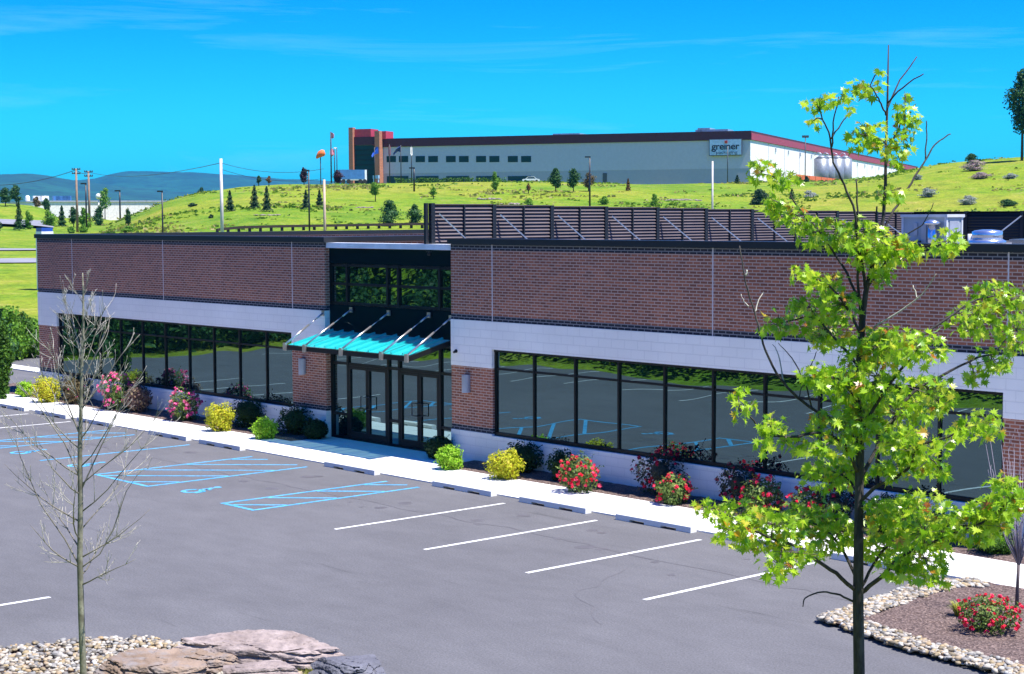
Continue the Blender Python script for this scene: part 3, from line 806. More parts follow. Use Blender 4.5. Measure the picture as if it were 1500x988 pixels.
m = MB(); m.tube([(B.x-.28, hy-.18, 5.0), (B.x-.28, hy-.18, 5.72)], .11, 10); m.build('flue_pipe', MATS['aluminium'], hv)
m = MB(); m.tube([(B.x-.28, hy-.18, 5.72), (B.x-.28, hy-.18, 5.78), (B.x-.28, hy-.18, 5.84)], [.20, .2, .06], 12); m.build('flue_cap', MATS['aluminium'], hv)
m = MB(); m.box(B.x+.003, hy+.12, 5.1, B.x+.02, hy+hd-.14, zt-.14); m.build('filter_grille', MATS['lamp_grey'], hv)
# exhaust fan
A = at_y(1446, 356, 6.0)
ef = empty('exhaust_fan', (A.x, 6.0, 5.0), 'spun aluminium exhaust fan with domed cap on the roof right of the maple', 'roof fan')
m = MB(); zt = at_y(1446, 336.5, 6.0).z
s = (zt-5.3)
m.tube([(A.x,6,5.0),(A.x,6,5.3)], .30, 20); m.build('curb', MATS['aluminium'], ef)
m = MB(); m.tube([(A.x,6,5.28),(A.x,6,5.30),(A.x,6,5.38),(A.x,6,5.42)], [.30,.40,.41,.33], 20); m.build('flange', MATS['aluminium'], ef)
m = MB(); m.tube([(A.x,6,5.42),(A.x,6,zt-.05),(A.x,6,zt-.02),(A.x,6,zt)], [.33,.33,.27,.10], 20); m.build('dome', MATS['aluminium'], ef)
A = at_y(1423, 356, 6.0); m = MB(); m.tube([(A.x,6,5.0),(A.x,6,at_y(1423,343,6).z)], .085, 10)
o = m.build('vent_pipe', MATS['white_gloss'], offset=(A.x,6,5.0)); tag(o, 'short white vent pipe between the air handler and the round fan', 'vent pipe')
A = at_y(1497, 357, 6.0); m = MB(); m.box(A.x-.12, 5.8, 5.0, A.x+.9, 6.5, 5.38); m.box(A.x-.16, 5.76, 5.38, A.x+.94, 6.54, 5.43)
o = m.build('roof_hatch', MATS['aluminium'], offset=(A.x,6,5.0)); tag(o, 'low silver roof hatch at the right edge of the roof', 'roof hatch')

# ------------------------------------------------------------------ plants near the building
def leaf_quad(mb, p, nrm, s, rnd, asp=.6, fold=.2):
    nrm = nrm.normalized(); t = Vector((rnd.uniform(-1,1), rnd.uniform(-1,1), rnd.uniform(-1,1)))
    x = nrm.cross(t)
    if x.length < 1e-4: return
    x.normalize(); y = nrm.cross(x)
    n = len(mb.v); w = s*asp*.5; l = s*.5
    mb.v += [tuple(p - y*l), tuple(p + x*w + nrm*fold*w), tuple(p + y*l), tuple(p - x*w + nrm*fold*w)]
    mb.f += [(n, n+1, n+2), (n, n+2, n+3)]; mb.sm += [False, False]
def crown_points(rnd, c, rx, ry, rz, n, seed, lump=.28, inner=.35, low=-1.0):
    c = Vector(c)
    for _ in range(n):
        while True:
            v = Vector((rnd.gauss(0,1), rnd.gauss(0,1), rnd.gauss(0,1)))
            if v.length > .01:
                v.normalize()
                if v.z >= low: break
        k = 1 + lump*mnoise.noise((v.x*2.2+seed, v.y*2.2, v.z*2.2)) + lump*.5*mnoise.noise((v.x*5+seed, v.y*5, v.z*5))
        rr = k*(1 - inner*rnd.random()**1.8)
        yield Vector((c.x+v.x*rx*rr, c.y+v.y*ry*rr, c.z+v.z*rz*rr)), v
SEED = [100]
def shrub(p, w, h, leafmat, label, cat='shrub', n=700, ls=.06, bloom=None, nb=0, bs=.09, group=None, name='shrub', lump=.42, stems=True, depth=None):
    """p base point; w width, h height"""
    SEED[0] += 1; sd = SEED[0]; rnd = random.Random(sd)
    e = empty(name, (p[0], p[1], .02), label, cat, group)
    w *= .80; h *= .86
    m = MB(); c = (p[0], p[1], h*.52)
    rx = w*.5; ry = (depth or w)*.5; rz = h*.5
    core = .62 if bloom is None else .4
    b0 = len(m.v); m.ball(c, rx*core, ry*core, rz*core*1.1, 14, 9, .12, rnd)
    for q, v in crown_points(rnd, c, rx, ry, rz, int(n*2.3), sd, lump):
        if q.z < .03: q.z = .03 + rnd.random()*.06
        nn = v*.7 + Vector((rnd.uniform(-.7,.7), rnd.uniform(-.7,.7), rnd.uniform(-.2,.9)))
        leaf_quad(m, q, nn, ls*rnd.uniform(.7,1.35), rnd)
    for k in range(14):
        v = Vector((rnd.gauss(0,1), rnd.gauss(0,1), rnd.uniform(.1,1.3))).normalized(); L_ = rnd.uniform(1.05, 1.42)
        for j in range(7):
            t = .85+(L_-.85)*j/6; q = Vector((c[0]+v.x*rx*t, c[1]+v.y*ry*t, c[2]+v.z*rz*t)) + Vector((rnd.gauss(0,.012), rnd.gauss(0,.012), rnd.gauss(0,.012)))
            leaf_quad(m, q, Vector((rnd.gauss(0,1), rnd.gauss(0,1), rnd.gauss(.4,.8))), ls*rnd.uniform(.6,1.1), rnd)
    m.build('foliage', MATS[leafmat], e)
    if stems:
        m = MB()
        for k in range(6):
            t = rnd.uniform(0, 6.28); r = rx*.6
            m.tube([(p[0]+.03*math.cos(t), p[1]+.03*math.sin(t), .0), (p[0]+r*.5*math.cos(t), p[1]+r*.5*math.sin(t), h*.4), (p[0]+r*math.cos(t), p[1]+r*math.sin(t), h*.75)], [.016,.011,.005], 5)
        m.build('stem', MATS['bark_twig'], e)
    if bloom:
        m = MB()
        for q, v in crown_points(rnd, c, rx*1.06, ry*1.06, rz*1.06, int(nb*1.5), sd, lump, .12, -.6):
            s = bs*rnd.uniform(.6,1.2)
            for _k in range(6):
                o_ = Vector((rnd.gauss(0,1), rnd.gauss(0,1), rnd.gauss(0,1))).normalized()
                leaf_quad(m, q + o_*s*.24, o_ + Vector((rnd.gauss(0,.5), rnd.gauss(0,.5), .5)), s*rnd.uniform(.55,.9), rnd, .9, .25)
        m.build('blossoms', MATS[bloom], e)
    return e
def bp(px, py): q = at_z(px, py, .04); return (q.x, q.y)
G1 = 'shrubs in the bed along the wall'
def W(px, py): return F_PX/((at_z(px, py, 0)-CAM).dot(fw))      # pixels per metre there
# left wing, from the far corner to the doors
P = bp(37, 581); shrub(P, .72, .62, 'leaf_lime', 'small lime green ball shrub at the far left corner of the bed', n=700, group=G1)
P = bp(68, 589); shrub(P, 1.15, .98, 'leaf_gold', 'golden yellow shrub beside the small lime ball at the far end', n=900, group=G1)
P = (bp(98, 586)[0], -.32); shrub(P, 1.5, 1.0, 'leaf_dark', 'dark evergreen shrub against the wall behind the golden one', n=800, group=G1)
P = bp(106, 592); shrub(P, .85, 1.05, 'leaf_bronze', 'bronze green shrub with one pink bloom behind the bare tree', n=600, bloom='bloom_pink', nb=5, group=G1)
P = (bp(150, 602)[0], -.88); shrub(P, 1.22, 1.32, 'leaf_rose', 'tall pink rose bush behind the bare tree', 'rose bush', n=1000, bloom='bloom_pink', nb=75, bs=.12, name='rose_bush', group='rose bushes')
P = (bp(172, 600)[0], -.34); shrub(P, 1.5, 1.0, 'leaf_dark', 'dark evergreen shrub in shade right of the tall pink roses', n=800, group=G1)
P = bp(203, 604); shrub(P, .95, 1.0, 'leaf_straw', 'dry straw and purple shrub between the two pink rose bushes', n=500, ls=.09, group=G1)
P = (bp(258, 617)[0], -.82); shrub(P, 1.12, 1.08, 'leaf_rose', 'pink and magenta rose bush below the middle of the left window', 'rose bush', n=900, bloom='bloom_pink', nb=62, bs=.115, name='rose_bush', group='rose bushes')
P = bp(323, 631); shrub(P, .98, .92, 'leaf_gold', 'yellow green shrub below the right half of the left window', n=900, group=G1)
P = (bp(338, 628)[0], -.35); shrub(P, 1.35, 1.0, 'leaf_dark', 'dark evergreen shrub behind the yellow green one under the left window', n=900, group=G1)
P = bp(388, 642); shrub(P, .82, .66, 'leaf_lime', 'lime green ball shrub left of the entrance', n=900, group=G1)
P = (bp(402, 640)[0], -.36); shrub(P, 1.2, .95, 'leaf_dark', 'dark evergreen shrub behind the lime ball left of the entrance', n=900, group=G1)
P = bp(455, 643); shrub((P[0], -.42), .86, .62, 'leaf_dark', 'low dark dome shrub under the left wall lamp beside the entry pad', n=1100, lump=.08, group=G1)
# right wing
P = bp(650, 672); shrub((P[0]-.15, -.38), .9, .66, 'leaf_dark', 'dark rounded shrub at the right edge of the entry pad', n=900, lump=.12, group=G1)
P = bp(659, 687); shrub(P, .76, .66, 'leaf_lime', 'lime green ball shrub right of the entrance', n=900, group=G1)
P = bp(740, 701); shrub(P, .98, .76, 'leaf_gold', 'yellow shrub under the left end of the right window', n=900, group=G1)
P = (bp(741, 696)[0]-.05, -.38); shrub(P, 1.1, .85, 'leaf_dark', 'dark evergreen shrub behind the yellow one at the right window', n=700, group=G1)
P = bp(803, 706); shrub((P[0], -.55), .82, .8, 'leaf_dark', 'dark green shrub between the yellow shrub and the first red roses', n=800, group=G1)
P = bp(848, 720); shrub(P, 1.05, .94, 'leaf_rose', 'red and pink rose bush under the second pane of the right window', 'rose bush', n=650, bloom='bloom_red', nb=48, bs=.10, name='rose_bush', group='rose bushes')
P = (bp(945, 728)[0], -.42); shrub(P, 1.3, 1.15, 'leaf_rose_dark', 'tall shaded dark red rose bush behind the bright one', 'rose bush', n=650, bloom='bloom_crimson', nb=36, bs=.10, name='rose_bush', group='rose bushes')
P = bp(987, 738); shrub(P, .92, .74, 'leaf_rose', 'bright low red rose bush in front of the tall dark one', 'rose bush', n=600, bloom='bloom_red', nb=40, bs=.10, name='rose_bush', group='rose bushes')
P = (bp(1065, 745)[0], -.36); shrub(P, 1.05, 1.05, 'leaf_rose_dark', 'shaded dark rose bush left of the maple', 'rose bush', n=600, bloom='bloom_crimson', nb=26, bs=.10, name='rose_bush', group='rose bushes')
P = bp(1102, 756); shrub((P[0], -.7), .98, .86, 'leaf_rose', 'pink and red rose bush showing between the maple leaves', 'rose bush', n=650, bloom='bloom_red', nb=38, bs=.10, name='rose_bush', group='rose bushes')
P = bp(1165, 768); shrub((P[0], -.72), .92, .76, 'leaf_rose', 'red rose bush left of the maple trunk', 'rose bush', n=600, bloom='bloom_red', nb=36, bs=.10, name='rose_bush', group='rose bushes')
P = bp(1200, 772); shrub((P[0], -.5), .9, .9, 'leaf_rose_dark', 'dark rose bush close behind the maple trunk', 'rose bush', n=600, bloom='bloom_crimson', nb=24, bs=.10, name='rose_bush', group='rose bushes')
P = bp(1290, 782); shrub((P[0], -.5), 1.1, .85, 'leaf_dark', 'dark green shrub right of the maple trunk against the base wall', n=900, group=G1)
P = bp(1360, 795); shrub((P[0], -.6), .9, .7, 'leaf_mid', 'mid green shrub hidden behind the right maple leaves', n=800, group=G1)
P = bp(1440, 815); shrub((P[0], -.72), .92, .62, 'leaf_mid', 'mid green shrub at the right end of the bed behind the thin grey tree', n=900, group=G1)
# island
P = bp(1449, 926); shrub(P, 1.02, .64, 'leaf_rose', 'red rose bush on the stone edged island', 'rose bush', n=700, ls=.045, bloom='bloom_red', nb=62, bs=.075, name='rose_bush', group='rose bushes', lump=.35)
P = bp(1403, 905)
e = empty('grass_tuft', (P[0], P[1], .05), 'small yellow green grass tuft beside the red roses on the island', 'grass tuft')
m = MB(); rnd = random.Random(3)
for k in range(160):
    t = rnd.uniform(0, 6.28); r = rnd.uniform(.05, .2); h = rnd.uniform(.12, .24); w = .006
    a = Vector((P[0]+rnd.uniform(-.03,.03), P[1]+rnd.uniform(-.03,.03), .06)); b = a + Vector((math.cos(t)*r*.5, math.sin(t)*r*.5, h*.8)); c = a + Vector((math.cos(t)*r, math.sin(t)*r, h))
    s = Vector((-math.sin(t), math.cos(t), 0))*w
    m.face([a-s, a+s, b+s, b-s]); m.face([b-s, b+s, c])
m.build('blades', MATS['leaf_grass'], e)
# dry grass in front of the boulders
m = MB(); rnd = random.Random(8)
for k in range(2600):
    q = at_z(rnd.uniform(330, 540), rnd.uniform(976, 1010), 0.0); x, y = q.x, q.y
    t = rnd.uniform(0, 6.28); r = rnd.uniform(.03, .14); h = rnd.uniform(.08, .22); w = .005
    z0 = max(terrain(x, y), -.05)
    a = Vector((x, y, z0)); b = a + Vector((math.cos(t)*r, math.sin(t)*r, h)); s = Vector((-math.sin(t), math.cos(t), 0))*w
    m.face([a-s, a+s, b])
o = m.build('dry_grass', MATS['leaf_grass']); tag(o, 'straw coloured dry grass in front of the boulders', 'grass', kind='stuff')

# boulders
def boulder(px, py, w, d, h, mat, label, seed, rz=0.0, sink=.15, zbase=0.0, cut=.55):
    q = at_z(px, py, zbase)
    rnd = random.Random(seed)
    bm = bmesh.new(); bmesh.ops.create_icosphere(bm, subdivisions=6, radius=1)
    planes = []
    for k in range(16):
        v = Vector((rnd.gauss(0,1), rnd.gauss(0,1), rnd.gauss(0,.7))).normalized(); planes.append((v, rnd.uniform(.62,.9)))
    planes.append((Vector((rnd.uniform(-.12,.12), rnd.uniform(-.12,.12), 1)).normalized(), cut))
    for v in bm.verts:
        c = v.co.copy()
        for n_, dd in planes:
            k = c.dot(n_)
            if k > dd: c -= n_*(k-dd)
        zz = c.z*4.5 + .9*mnoise.noise(c*1.3+Vector((seed,3,0))); fr_ = zz-math.floor(zz)
        c -= Vector((c.x, c.y, 0))*(.10*max(0, fr_-.6)/.4)
        cr_ = abs(mnoise.noise(c*1.7+Vector((0,seed,5))))
        c -= c.normalized()*(.07*max(0, 1-cr_/.05))
        c += c.normalized()*(.06*mnoise.noise(c*2.2+Vector((seed,0,0))) + .035*mnoise.noise(c*6+Vector((seed,0,0))) + .02*mnoise.noise(c*17) + .01*mnoise.noise(c*41))
        v.co = Vector((c.x*w*.62, c.y*d*.62, c.z*h*.9))
    me = bpy.data.meshes.new('boulder'); bm.to_mesh(me); bm.free()
    me.materials.append(MATS[mat]); o = bpy.data.objects.new('boulder', me); COL.objects.link(o)
    o.location = (q.x, q.y, zbase+h*.35-sink*h); o.rotation_euler = (R(rnd.uniform(-4,4)), R(rnd.uniform(-4,4)), rz)
    tag(o, label, 'boulder', 'boulders at the lot edge'); return o
BR = math.atan2(rt.y, rt.x)
boulder(385, 975, 2.05, 1.0, .50, 'stone_pale', 'largest pale pinkish flat boulder at the back of the rock group', 3, BR)
boulder(225, 996, 1.5, 1.0, .42, 'stone_tan', 'tan boulder nearest the bare tree trunk', 7, BR+.1)
boulder(385, 1003, 1.1, .6, .36, 'stone_pale', 'smaller smooth pale boulder in front of the largest one', 12, BR)
boulder(515, 1000, 1.05, .8, .42, 'stone_slate', 'dark slate grey boulder at the right end of the rock group', 15, BR-.15)
boulder(300, 985, .8, .6, .40, 'stone_tan', 'brown tan boulder wedged left of the largest one', 21, BR)

# ------------------------------------------------------------------ trees in front
def tree_pt(D0):
    def f(px, py, dd=0.0): return at_depth(px, py, D0+dd)
    return f
# young maple
DM = 14.35
TP = tree_pt(DM)
base = TP(1259, 1004); gz = terrain(base.x, base.y)
mp = empty('maple_tree', (base.x, base.y, gz), 'young maple with bright yellow green leaves, nearest tree on the right', 'tree')
PXM = DM/F_PX
bp_pts = [(1260, 1330, 9.5), (1259.5, 1150, 9.0), (1258.5, 985, 8.3), (1257, 880, 7.9), (1258, 760, 6.8), (1259.5, 660, 6.4), (1259, 580, 6.0), (1260, 520, 5.4), (1263, 470, 4.8), (1268, 430, 3.8), (1275, 400, 3.2), (1286, 360, 2.8), (1294, 320, 2.6), (1297, 270, 2.3), (1298, 210, 2.0), (1300, 150, 1.6), (1301.5, 66, .9)]
trunk = []
for x, y, r in bp_pts:
    q = TP(x, y, .05*math.sin(y*.013)); trunk.append((q, r*PXM, (x, y)))
z_end = gz-.05
while trunk and trunk[0][0].z < z_end and len(trunk) > 2 and trunk[1][0].z < z_end: trunk.pop(0)
trunk[0][0].z = max(min(trunk[0][0].z, z_end), z_end)
m = MB(); m.tube([t[0] for t in trunk], [t[1] for t in trunk], 12)
# second leaders
skel = [((t[2][0], t[2][1]), t[0], t[1]) for t in trunk]
rnd = random.Random(42)
wood = MB()
pale = 'dead'; DEAD = []
def limb(pts, r0, r1, dd, d0=0.0, mbx=None, sides=7):
    if mbx == 'dead': mbx = MB(); DEAD.append(mbx)
    mbx = mbx or wood; out = []; n = len(pts)
    # subdivide smoothly
    P2 = []
    for i in range(n-1):
        for k in range(4):
            t = k/4
            p0, p1, p2, p3 = pts[max(i-1,0)], pts[i], pts[i+1], pts[min(i+2,n-1)]
            q = [0.5*((2*p1[j]) + (-p0[j]+p2[j])*t + (2*p0[j]-5*p1[j]+4*p2[j]-p3[j])*t*t + (-p0[j]+3*p1[j]-3*p2[j]+p3[j])*t**3) for j in (0,1)]
            P2.append(q)
    P2.append(list(pts[-1])); N_ = len(P2)
    W3, RR = [], []
    for i, q in enumerate(P2):
        t = i/(N_-1); w = TP(q[0]+rnd.uniform(-.8,.8), q[1]+rnd.uniform(-.8,.8), d0+dd*t**.8); r = lerp(r0, r1, t)*PXM
        W3.append(w); RR.append(r); skel.append(((q[0], q[1]), w, r))
    mbx.tube(W3, RR, sides)
limb([(1262,474),(1258,430),(1256,384),(1256,311),(1254,262)], 2.6, 1.0, -.2)
limb([(1263,465),(1272,420),(1280,370),(1285,303)], 2.4, 1.2, .25)
limb([(1268,430),(1262,380),(1254,340),(1252,311),(1236,270),(1221,238),(1216,202),(1205,175),(1198,155)], 2.4, .9, -.5)
limb([(1219,215),(1221,180),(1229,141)], 1.4, .7, -.2, -.45)
limb([(1217,204),(1232,182),(1248,163)], 1.2, .7, .1, -.45)
limb([(1298,168),(1290,152),(1283,138),(1274,126)], 1.5, .8, -.3)
limb([(1300,160),(1318,118),(1343,84)], 1.5, .8, .3)
limb([(1299.5,152),(1322,128),(1353,108)], 1.5, .8, -.1)
limb([(1298,225),(1316,190),(1325,160),(1327,142)], 1.5, .7, .4)
limb([(1284,372),(1300,325),(1318,295),(1340,260),(1355,236),(1370,212),(1393,196)], 2.2, .9, .6)
limb([(1355,234),(1357,205),(1357,177)], 1.2, .8, .05, .55)
limb([(1290,345),(1320,345),(1350,330),(1368,298)], 1.4, .5, -.3)
limb([(1262,540),(1300,520),(1338,500),(1375,475),(1430,440),(1478,432)], 3.0, 1.1, .5)
limb([(1260,640),(1280,600),(1305,560),(1335,525),(1352,505)], 3.0, 1.3, -.6)
limb([(1261,700),(1295,640),(1333,579),(1380,550),(1430,525),(1455,520)], 3.3, 1.2, .7)
limb([(1261,735),(1285,712),(1310,702),(1335,680),(1345,655),(1390,640),(1425,618)], 3.0, 1.1, -.7)
limb([(1262,868),(1290,846),(1320,815),(1355,800),(1400,780),(1440,765),(1478,735)], 3.6, 1.1, -.6)
limb([(1262,860),(1290,810),(1330,770),(1355,745)], 2.6, 1.1, .5)
limb([(1255,868),(1225,840),(1195,820),(1165,800),(1130,790),(1085,765),(1045,745)], 3.4, .9, -.7)
limb([(1255,850),(1230,800),(1200,770),(1165,765)], 2.6, .9, .6)
limb([(1253,884),(1230,872),(1205,868),(1180,876),(1176,888)], 1.8, .8, -.3)
limb([(1255,690),(1235,650),(1200,635),(1160,640),(1120,635),(1100,612),(1082,600)], 3.0, .9, -.6)
limb([(1256,722),(1240,700),(1215,690)], 2.2, 1.0, .4)
limb([(1255,590),(1235,560),(1205,550)], 2.4, 1.0, -.4)
limb([(1258,540),(1240,515),(1214,486),(1190,465),(1140,475)], 2.6, .9, .5)
limb([(1260,490),(1240,450),(1215,420),(1190,405),(1168,398)], 2.2, .8, -.4)
limb([(1264,455),(1240,400),(1205,345),(1185,325),(1150,308)], 2.2, .9, .5)
limb([(1185,325),(1160,290),(1148,265),(1120,255)], 1.4, .7, .2, .4)
limb([(1268,425),(1290,395),(1310,365),(1335,365),(1365,358),(1388,352)], 1.8, .7, -.5)
limb([(1252,620),(1216,612),(1175,588),(1148,560),(1128,530),(1115,495),(1106,458),(1092,415),(1084,360)], 2.6, .9, .2)
limb([(1106,458),(1112,440),(1119,428)], 1.2, .6, .1, .2, pale)
limb([(1097,450),(1090,442),(1085,432)], 1.0, .5, .1, .2, pale)
limb([(1092,404),(1095,396)], 1.8, 1.2, 0, .2, pale)
limb([(1148,560),(1140,520),(1132,505)], 1.2, .5, .2, .2, pale)
limb([(1190,600),(1178,560),(1160,525),(1140,503)], 1.4, .5, -.2, .2)
limb([(1178,560),(1190,530),(1196,515)], 1.0, .5, -.2, .2)
limb([(1170,585),(1176,560),(1181,548)], 1.0, .5, .1, .2)
limb([(1280,480),(1320,455),(1350,432),(1372,402)], 1.4, .6, -.3, 0, pale)
limb([(1344,437),(1340,425),(1337,418)], 1.1, .7, .05, -.25, pale)
limb([(1262,632),(1240,655),(1225,650)], 1.2, .6, -.3, 0, pale)
limb([(1340,690),(1362,672),(1393,645)], 1.4, .8, -.2, -.5, pale)
clusters = [(1198,150,20,10),(1233,141,16,9),(1190,178,9,8),(1246,160,7,6),(1272,128,20,13),(1288,104,7,5),(1268,199,28,20),(1327,178,22,26),(1300,215,30,14),(1310,232,16,12),
(1303,281,20,15),(1326,140,8,5),(1116,252,22,18),(1150,262,26,13),(1130,292,14,14),(1145,308,22,18),(1170,322,25,15),(1201,339,38,24),(1228,352,20,14),(1265,342,32,24),(1300,362,42,24),(1284,385,26,16),(1330,366,26,12),(1390,354,26,20),(1268,372,26,20),
(1169,399,17,12),(1190,410,18,14),(1214,418,26,18),(1190,452,36,24),(1138,476,28,14),(1214,486,42,26),(1232,446,32,20),(1305,362,28,14),(1293,405,15,18),
(1202,549,30,20),(1232,562,35,30),(1287,508,40,30),(1081,576,14,9),(1084,602,10,16),(1102,592,10,7),(1129,622,14,20),
(1452,426,32,17),(1483,440,30,22),(1434,466,46,28),(1489,486,26,30),(1346,508,42,26),(1301,502,36,26),(1452,528,32,20),(1428,552,20,12),(1361,577,42,30),(1285,552,36,30),(1316,607,46,35),(1434,622,36,22),(1270,611,30,30),(1250,585,30,28),
(1120,645,15,18),(1138,627,14,10),(1152,647,13,9),(1170,646,16,15),(1204,655,26,12),(1222,624,36,26),(1215,692,46,26),(1240,690,30,24),
(1036,742,14,14),(1050,750,14,14),(1086,752,36,24),(1073,779,28,20),(1133,768,46,22),(1175,763,46,25),(1209,757,36,24),(1120,797,36,15),(1141,828,28,18),(1167,810,36,18),(1204,793,36,22),(1232,779,26,22),
(1345,658,42,24),(1332,684,45,16),(1378,692,16,14),(1319,650,32,24),(1314,762,46,34),(1350,746,36,32),(1353,779,46,30),(1298,800,40,30),(1353,818,40,25),(1319,830,32,22),(1366,844,20,16),(1429,768,46,32),(1452,748,36,26),(1480,731,28,28),(1411,770,30,24),(1395,640,16,12),(1470,705,20,14),(1290,745,24,20),(1300,690,22,16),(1255,530,26,22),(1248,640,24,22)]
leaf2d = [(0,-.50),(.03,-.17),(.22,-.29),(.16,-.11),(.47,-.13),(.28,.02),(.51,.24),(.21,.16),(.23,.34),(.10,.23),(.0,.60)]
leaves = MB()
sunv = Vector((1.0, .45, 2.55)).normalized()
def maple_leaf(p, s, rnd, droop):
    # blades hang: normal mostly up, tip pointing down and outwards
    nrm = Vector((rnd.gauss(.18,.6), rnd.gauss(.05,.6), .62+rnd.gauss(0,.3)))
    if rnd.random() < .30: nrm = Vector((rnd.gauss(0,1), rnd.gauss(0,1), rnd.uniform(-.1,.5)))
    nrm.normalize(); t = Vector((rnd.gauss(0,.9), rnd.gauss(0,.9), -1.6-droop)); y = t - nrm*t.dot(nrm)
    if y.length < 1e-3: return
    y.normalize(); x = y.cross(nrm); n = len(leaves.v)
    fold = rnd.uniform(.1,.45); curl = rnd.uniform(.0,.35)
    def pt(a, b): return tuple(p + x*(a*s) + y*((b+.5)*s) + nrm*(abs(a)*fold*s - curl*s*(b+.5)**2*.6))
    right = [pt(a, b) for a, b in leaf2d]; left = [pt(-a, b) for a, b in leaf2d[1:-1]]
    leaves.v += right + left
    k = len(leaf2d); mid = len(leaves.v); leaves.v.append(pt(0, -.02))
    ring = list(range(n, n+k)) + list(range(n+k+len(left)-1, n+k-1, -1))
    for a, b in zip(ring, ring[1:]+ring[:1]): leaves.f.append((mid, a, b)); leaves.sm.append(False)
stalks = MB()
for cx, cy, rx_, ry_ in clusters:
    best = min(skel, key=lambda s: (s[0][0]-cx)**2 + (s[0][1]-(cy+4))**2)
    dd0 = (best[1]-CAM).dot(fw) - DM
    dd = dd0 + rnd.uniform(-.22, .22)
    c = TP(cx, cy, dd)
    if (Vector(best[0])-Vector((cx, cy))).length > 5:
        mid = (best[1]+c)*.5 + Vector((0,0,.02)); stalks.tube([best[1], mid, c], [min(best[2], .010), .006, .003], 5)
    n = max(7, int(math.pi*rx_*ry_/25))
    for k in range(n):
        t = rnd.uniform(0, 6.28); r = rnd.random()**.55
        q = TP(cx+rx_*r*math.cos(t)*1.04, cy-3+ry_*r*math.sin(t)*.98, dd + rnd.gauss(0,.75)*rx_*PXM)
        maple_leaf(q, rnd.uniform(.050,.118), rnd, 0)
        if rnd.random() < .25: stalks.tube([c, q], [.0025,.0015], 4, False)
trunk_o = m.build('trunk', MATS['bark'], mp)
wood.build('limbs', MATS['bark'], mp); [q_.build('dead_twig', MATS['twig_pale'], mp) for q_ in DEAD]
stalks.build('twigs', MATS['bark_twig'], mp); leaves.build('crown', MATS['maple_leaf'], mp)

# bare young tree on the left
DB = None
bq = bearing(121, 20.9); bq.z = 0
e = empty('bare_tree', (bq.x, bq.y, 0), 'leafless young tree with pale twigs standing in river stones at left', 'tree')
DB = (bq-CAM).dot(fw)
TPB = lambda px, py, dd=0: at_depth(px, py, DB+dd)
tm = MB()
tp = [(122,1040,5.2),(122,985,4.9),(119,900,4.6),(117,820,4.3),(118,740,3.8),(117,660,3.4),(119,590,2.8),(120,530,2.3),(122,480,1.8),(122,430,1.3),(121,400,.9)]
PB = DB/F_PX
TW = [TPB(x, y) for x, y, r in tp]; TW[0].z = -.02
tm.tube(TW, [r*PB for x, y, r in tp], 10)
lm, tw_ = MB(), MB()
rnd = random.Random(77)
def grow(m_, p, d, ln, r, level, upb):
    n = 6; pts = [p.copy()]; rr = [r]; dd = d.copy()
    for i in range(n):
        dd = (dd + Vector((rnd.gauss(0,.10), rnd.gauss(0,.10), upb + rnd.gauss(0,.05)))).normalized()
        p = p + dd*ln/n; pts.append(p.copy()); rr.append(max(.0022, r*(1-.8*(i+1)/n)))
    m_.tube(pts, rr, 5 if level else 6)
    if level < 2:
        k = (5 if level == 0 else 3)
        for i in range(k):
            t = rnd.uniform(.3, .95); q = pts[min(n, int(t*n)+0)]
            side = dd.cross(Vector((rnd.gauss(0,1), rnd.gauss(0,1), rnd.gauss(0,1)))).normalized()
            nd = (d*.8 + side*rnd.uniform(.5,.9) + Vector((0,0,.25))).normalized()
            grow(tw_, q, nd, ln*rnd.uniform(.3,.5)*(1.15-t*.4), max(.0028, r*.5), level+1, .07)
NB = 33
for k in range(NB):
    t = k/(NB-1); y = lerp(858, 432, t)
    for (xa, ya, ra), (xb, yb, rb) in zip(tp, tp[1:]):
        if yb <= y <= ya: s = (ya-y)/(ya-yb); x = lerp(xa, xb, s); r = lerp(ra, rb, s); break
    az = k*2.4 + rnd.uniform(-.5,.5)
    ln = (1.25*math.sin(math.pi*min(1, .30+.62*t))**1.1 if t < .9 else .38)*rnd.uniform(.75,1.12)
    el = lerp(.35, 1.15, t)
    d = Vector((math.cos(az)*math.cos(el), math.sin(az)*math.cos(el), math.sin(el)))
    grow(lm, TPB(x, y), d, max(.32, ln), max(.004, r*PB*.32), 0, .085)
# a few long limbs read off the photograph
for pts in ([(118,832),(95,790),(60,740),(30,670),(22,640)], [(119,832),(146,812),(166,775),(185,720),(205,690)], [(117,700),(95,650),(60,600),(25,560)], [(118,640),(90,570),(80,520),(72,490)], [(120,560),(140,520),(158,480),(162,462)],
            [(119,600),(150,560),(178,520),(205,490)], [(121,520),(105,470),(95,445)], [(121,500),(145,470),(155,450)], [(118,720),(150,650),(180,590),(205,560)]):
    dd = rnd.uniform(-.4,.4); W3 = []
    for i in range(len(pts)-1):
        for kk in range(4):
            s = kk/4; W3.append(TPB(lerp(pts[i][0], pts[i+1][0], s), lerp(pts[i][1], pts[i+1][1], s), dd*(i+s)/len(pts)))
    W3.append(TPB(*pts[-1], dd)); n = len(W3)
    lm.tube(W3, [lerp(.011, .003, i/(n-1)) for i in range(n)], 6)
    for kk in range(6):
        i = rnd.randint(n//3, n-1); d = (W3[i]-W3[max(0,i-2)]).normalized()
        grow(tw_, W3[i], (d + Vector((rnd.gauss(0,.6), rnd.gauss(0,.6), rnd.uniform(0,.6)))).normalized(), rnd.uniform(.2,.42), .005, 2, .05)
tm.build('trunk', MATS['bark_pale'], e); lm.build('limbs', MATS['limb_grey'], e); tw_.build('twigs', MATS['twig_pale'], e)

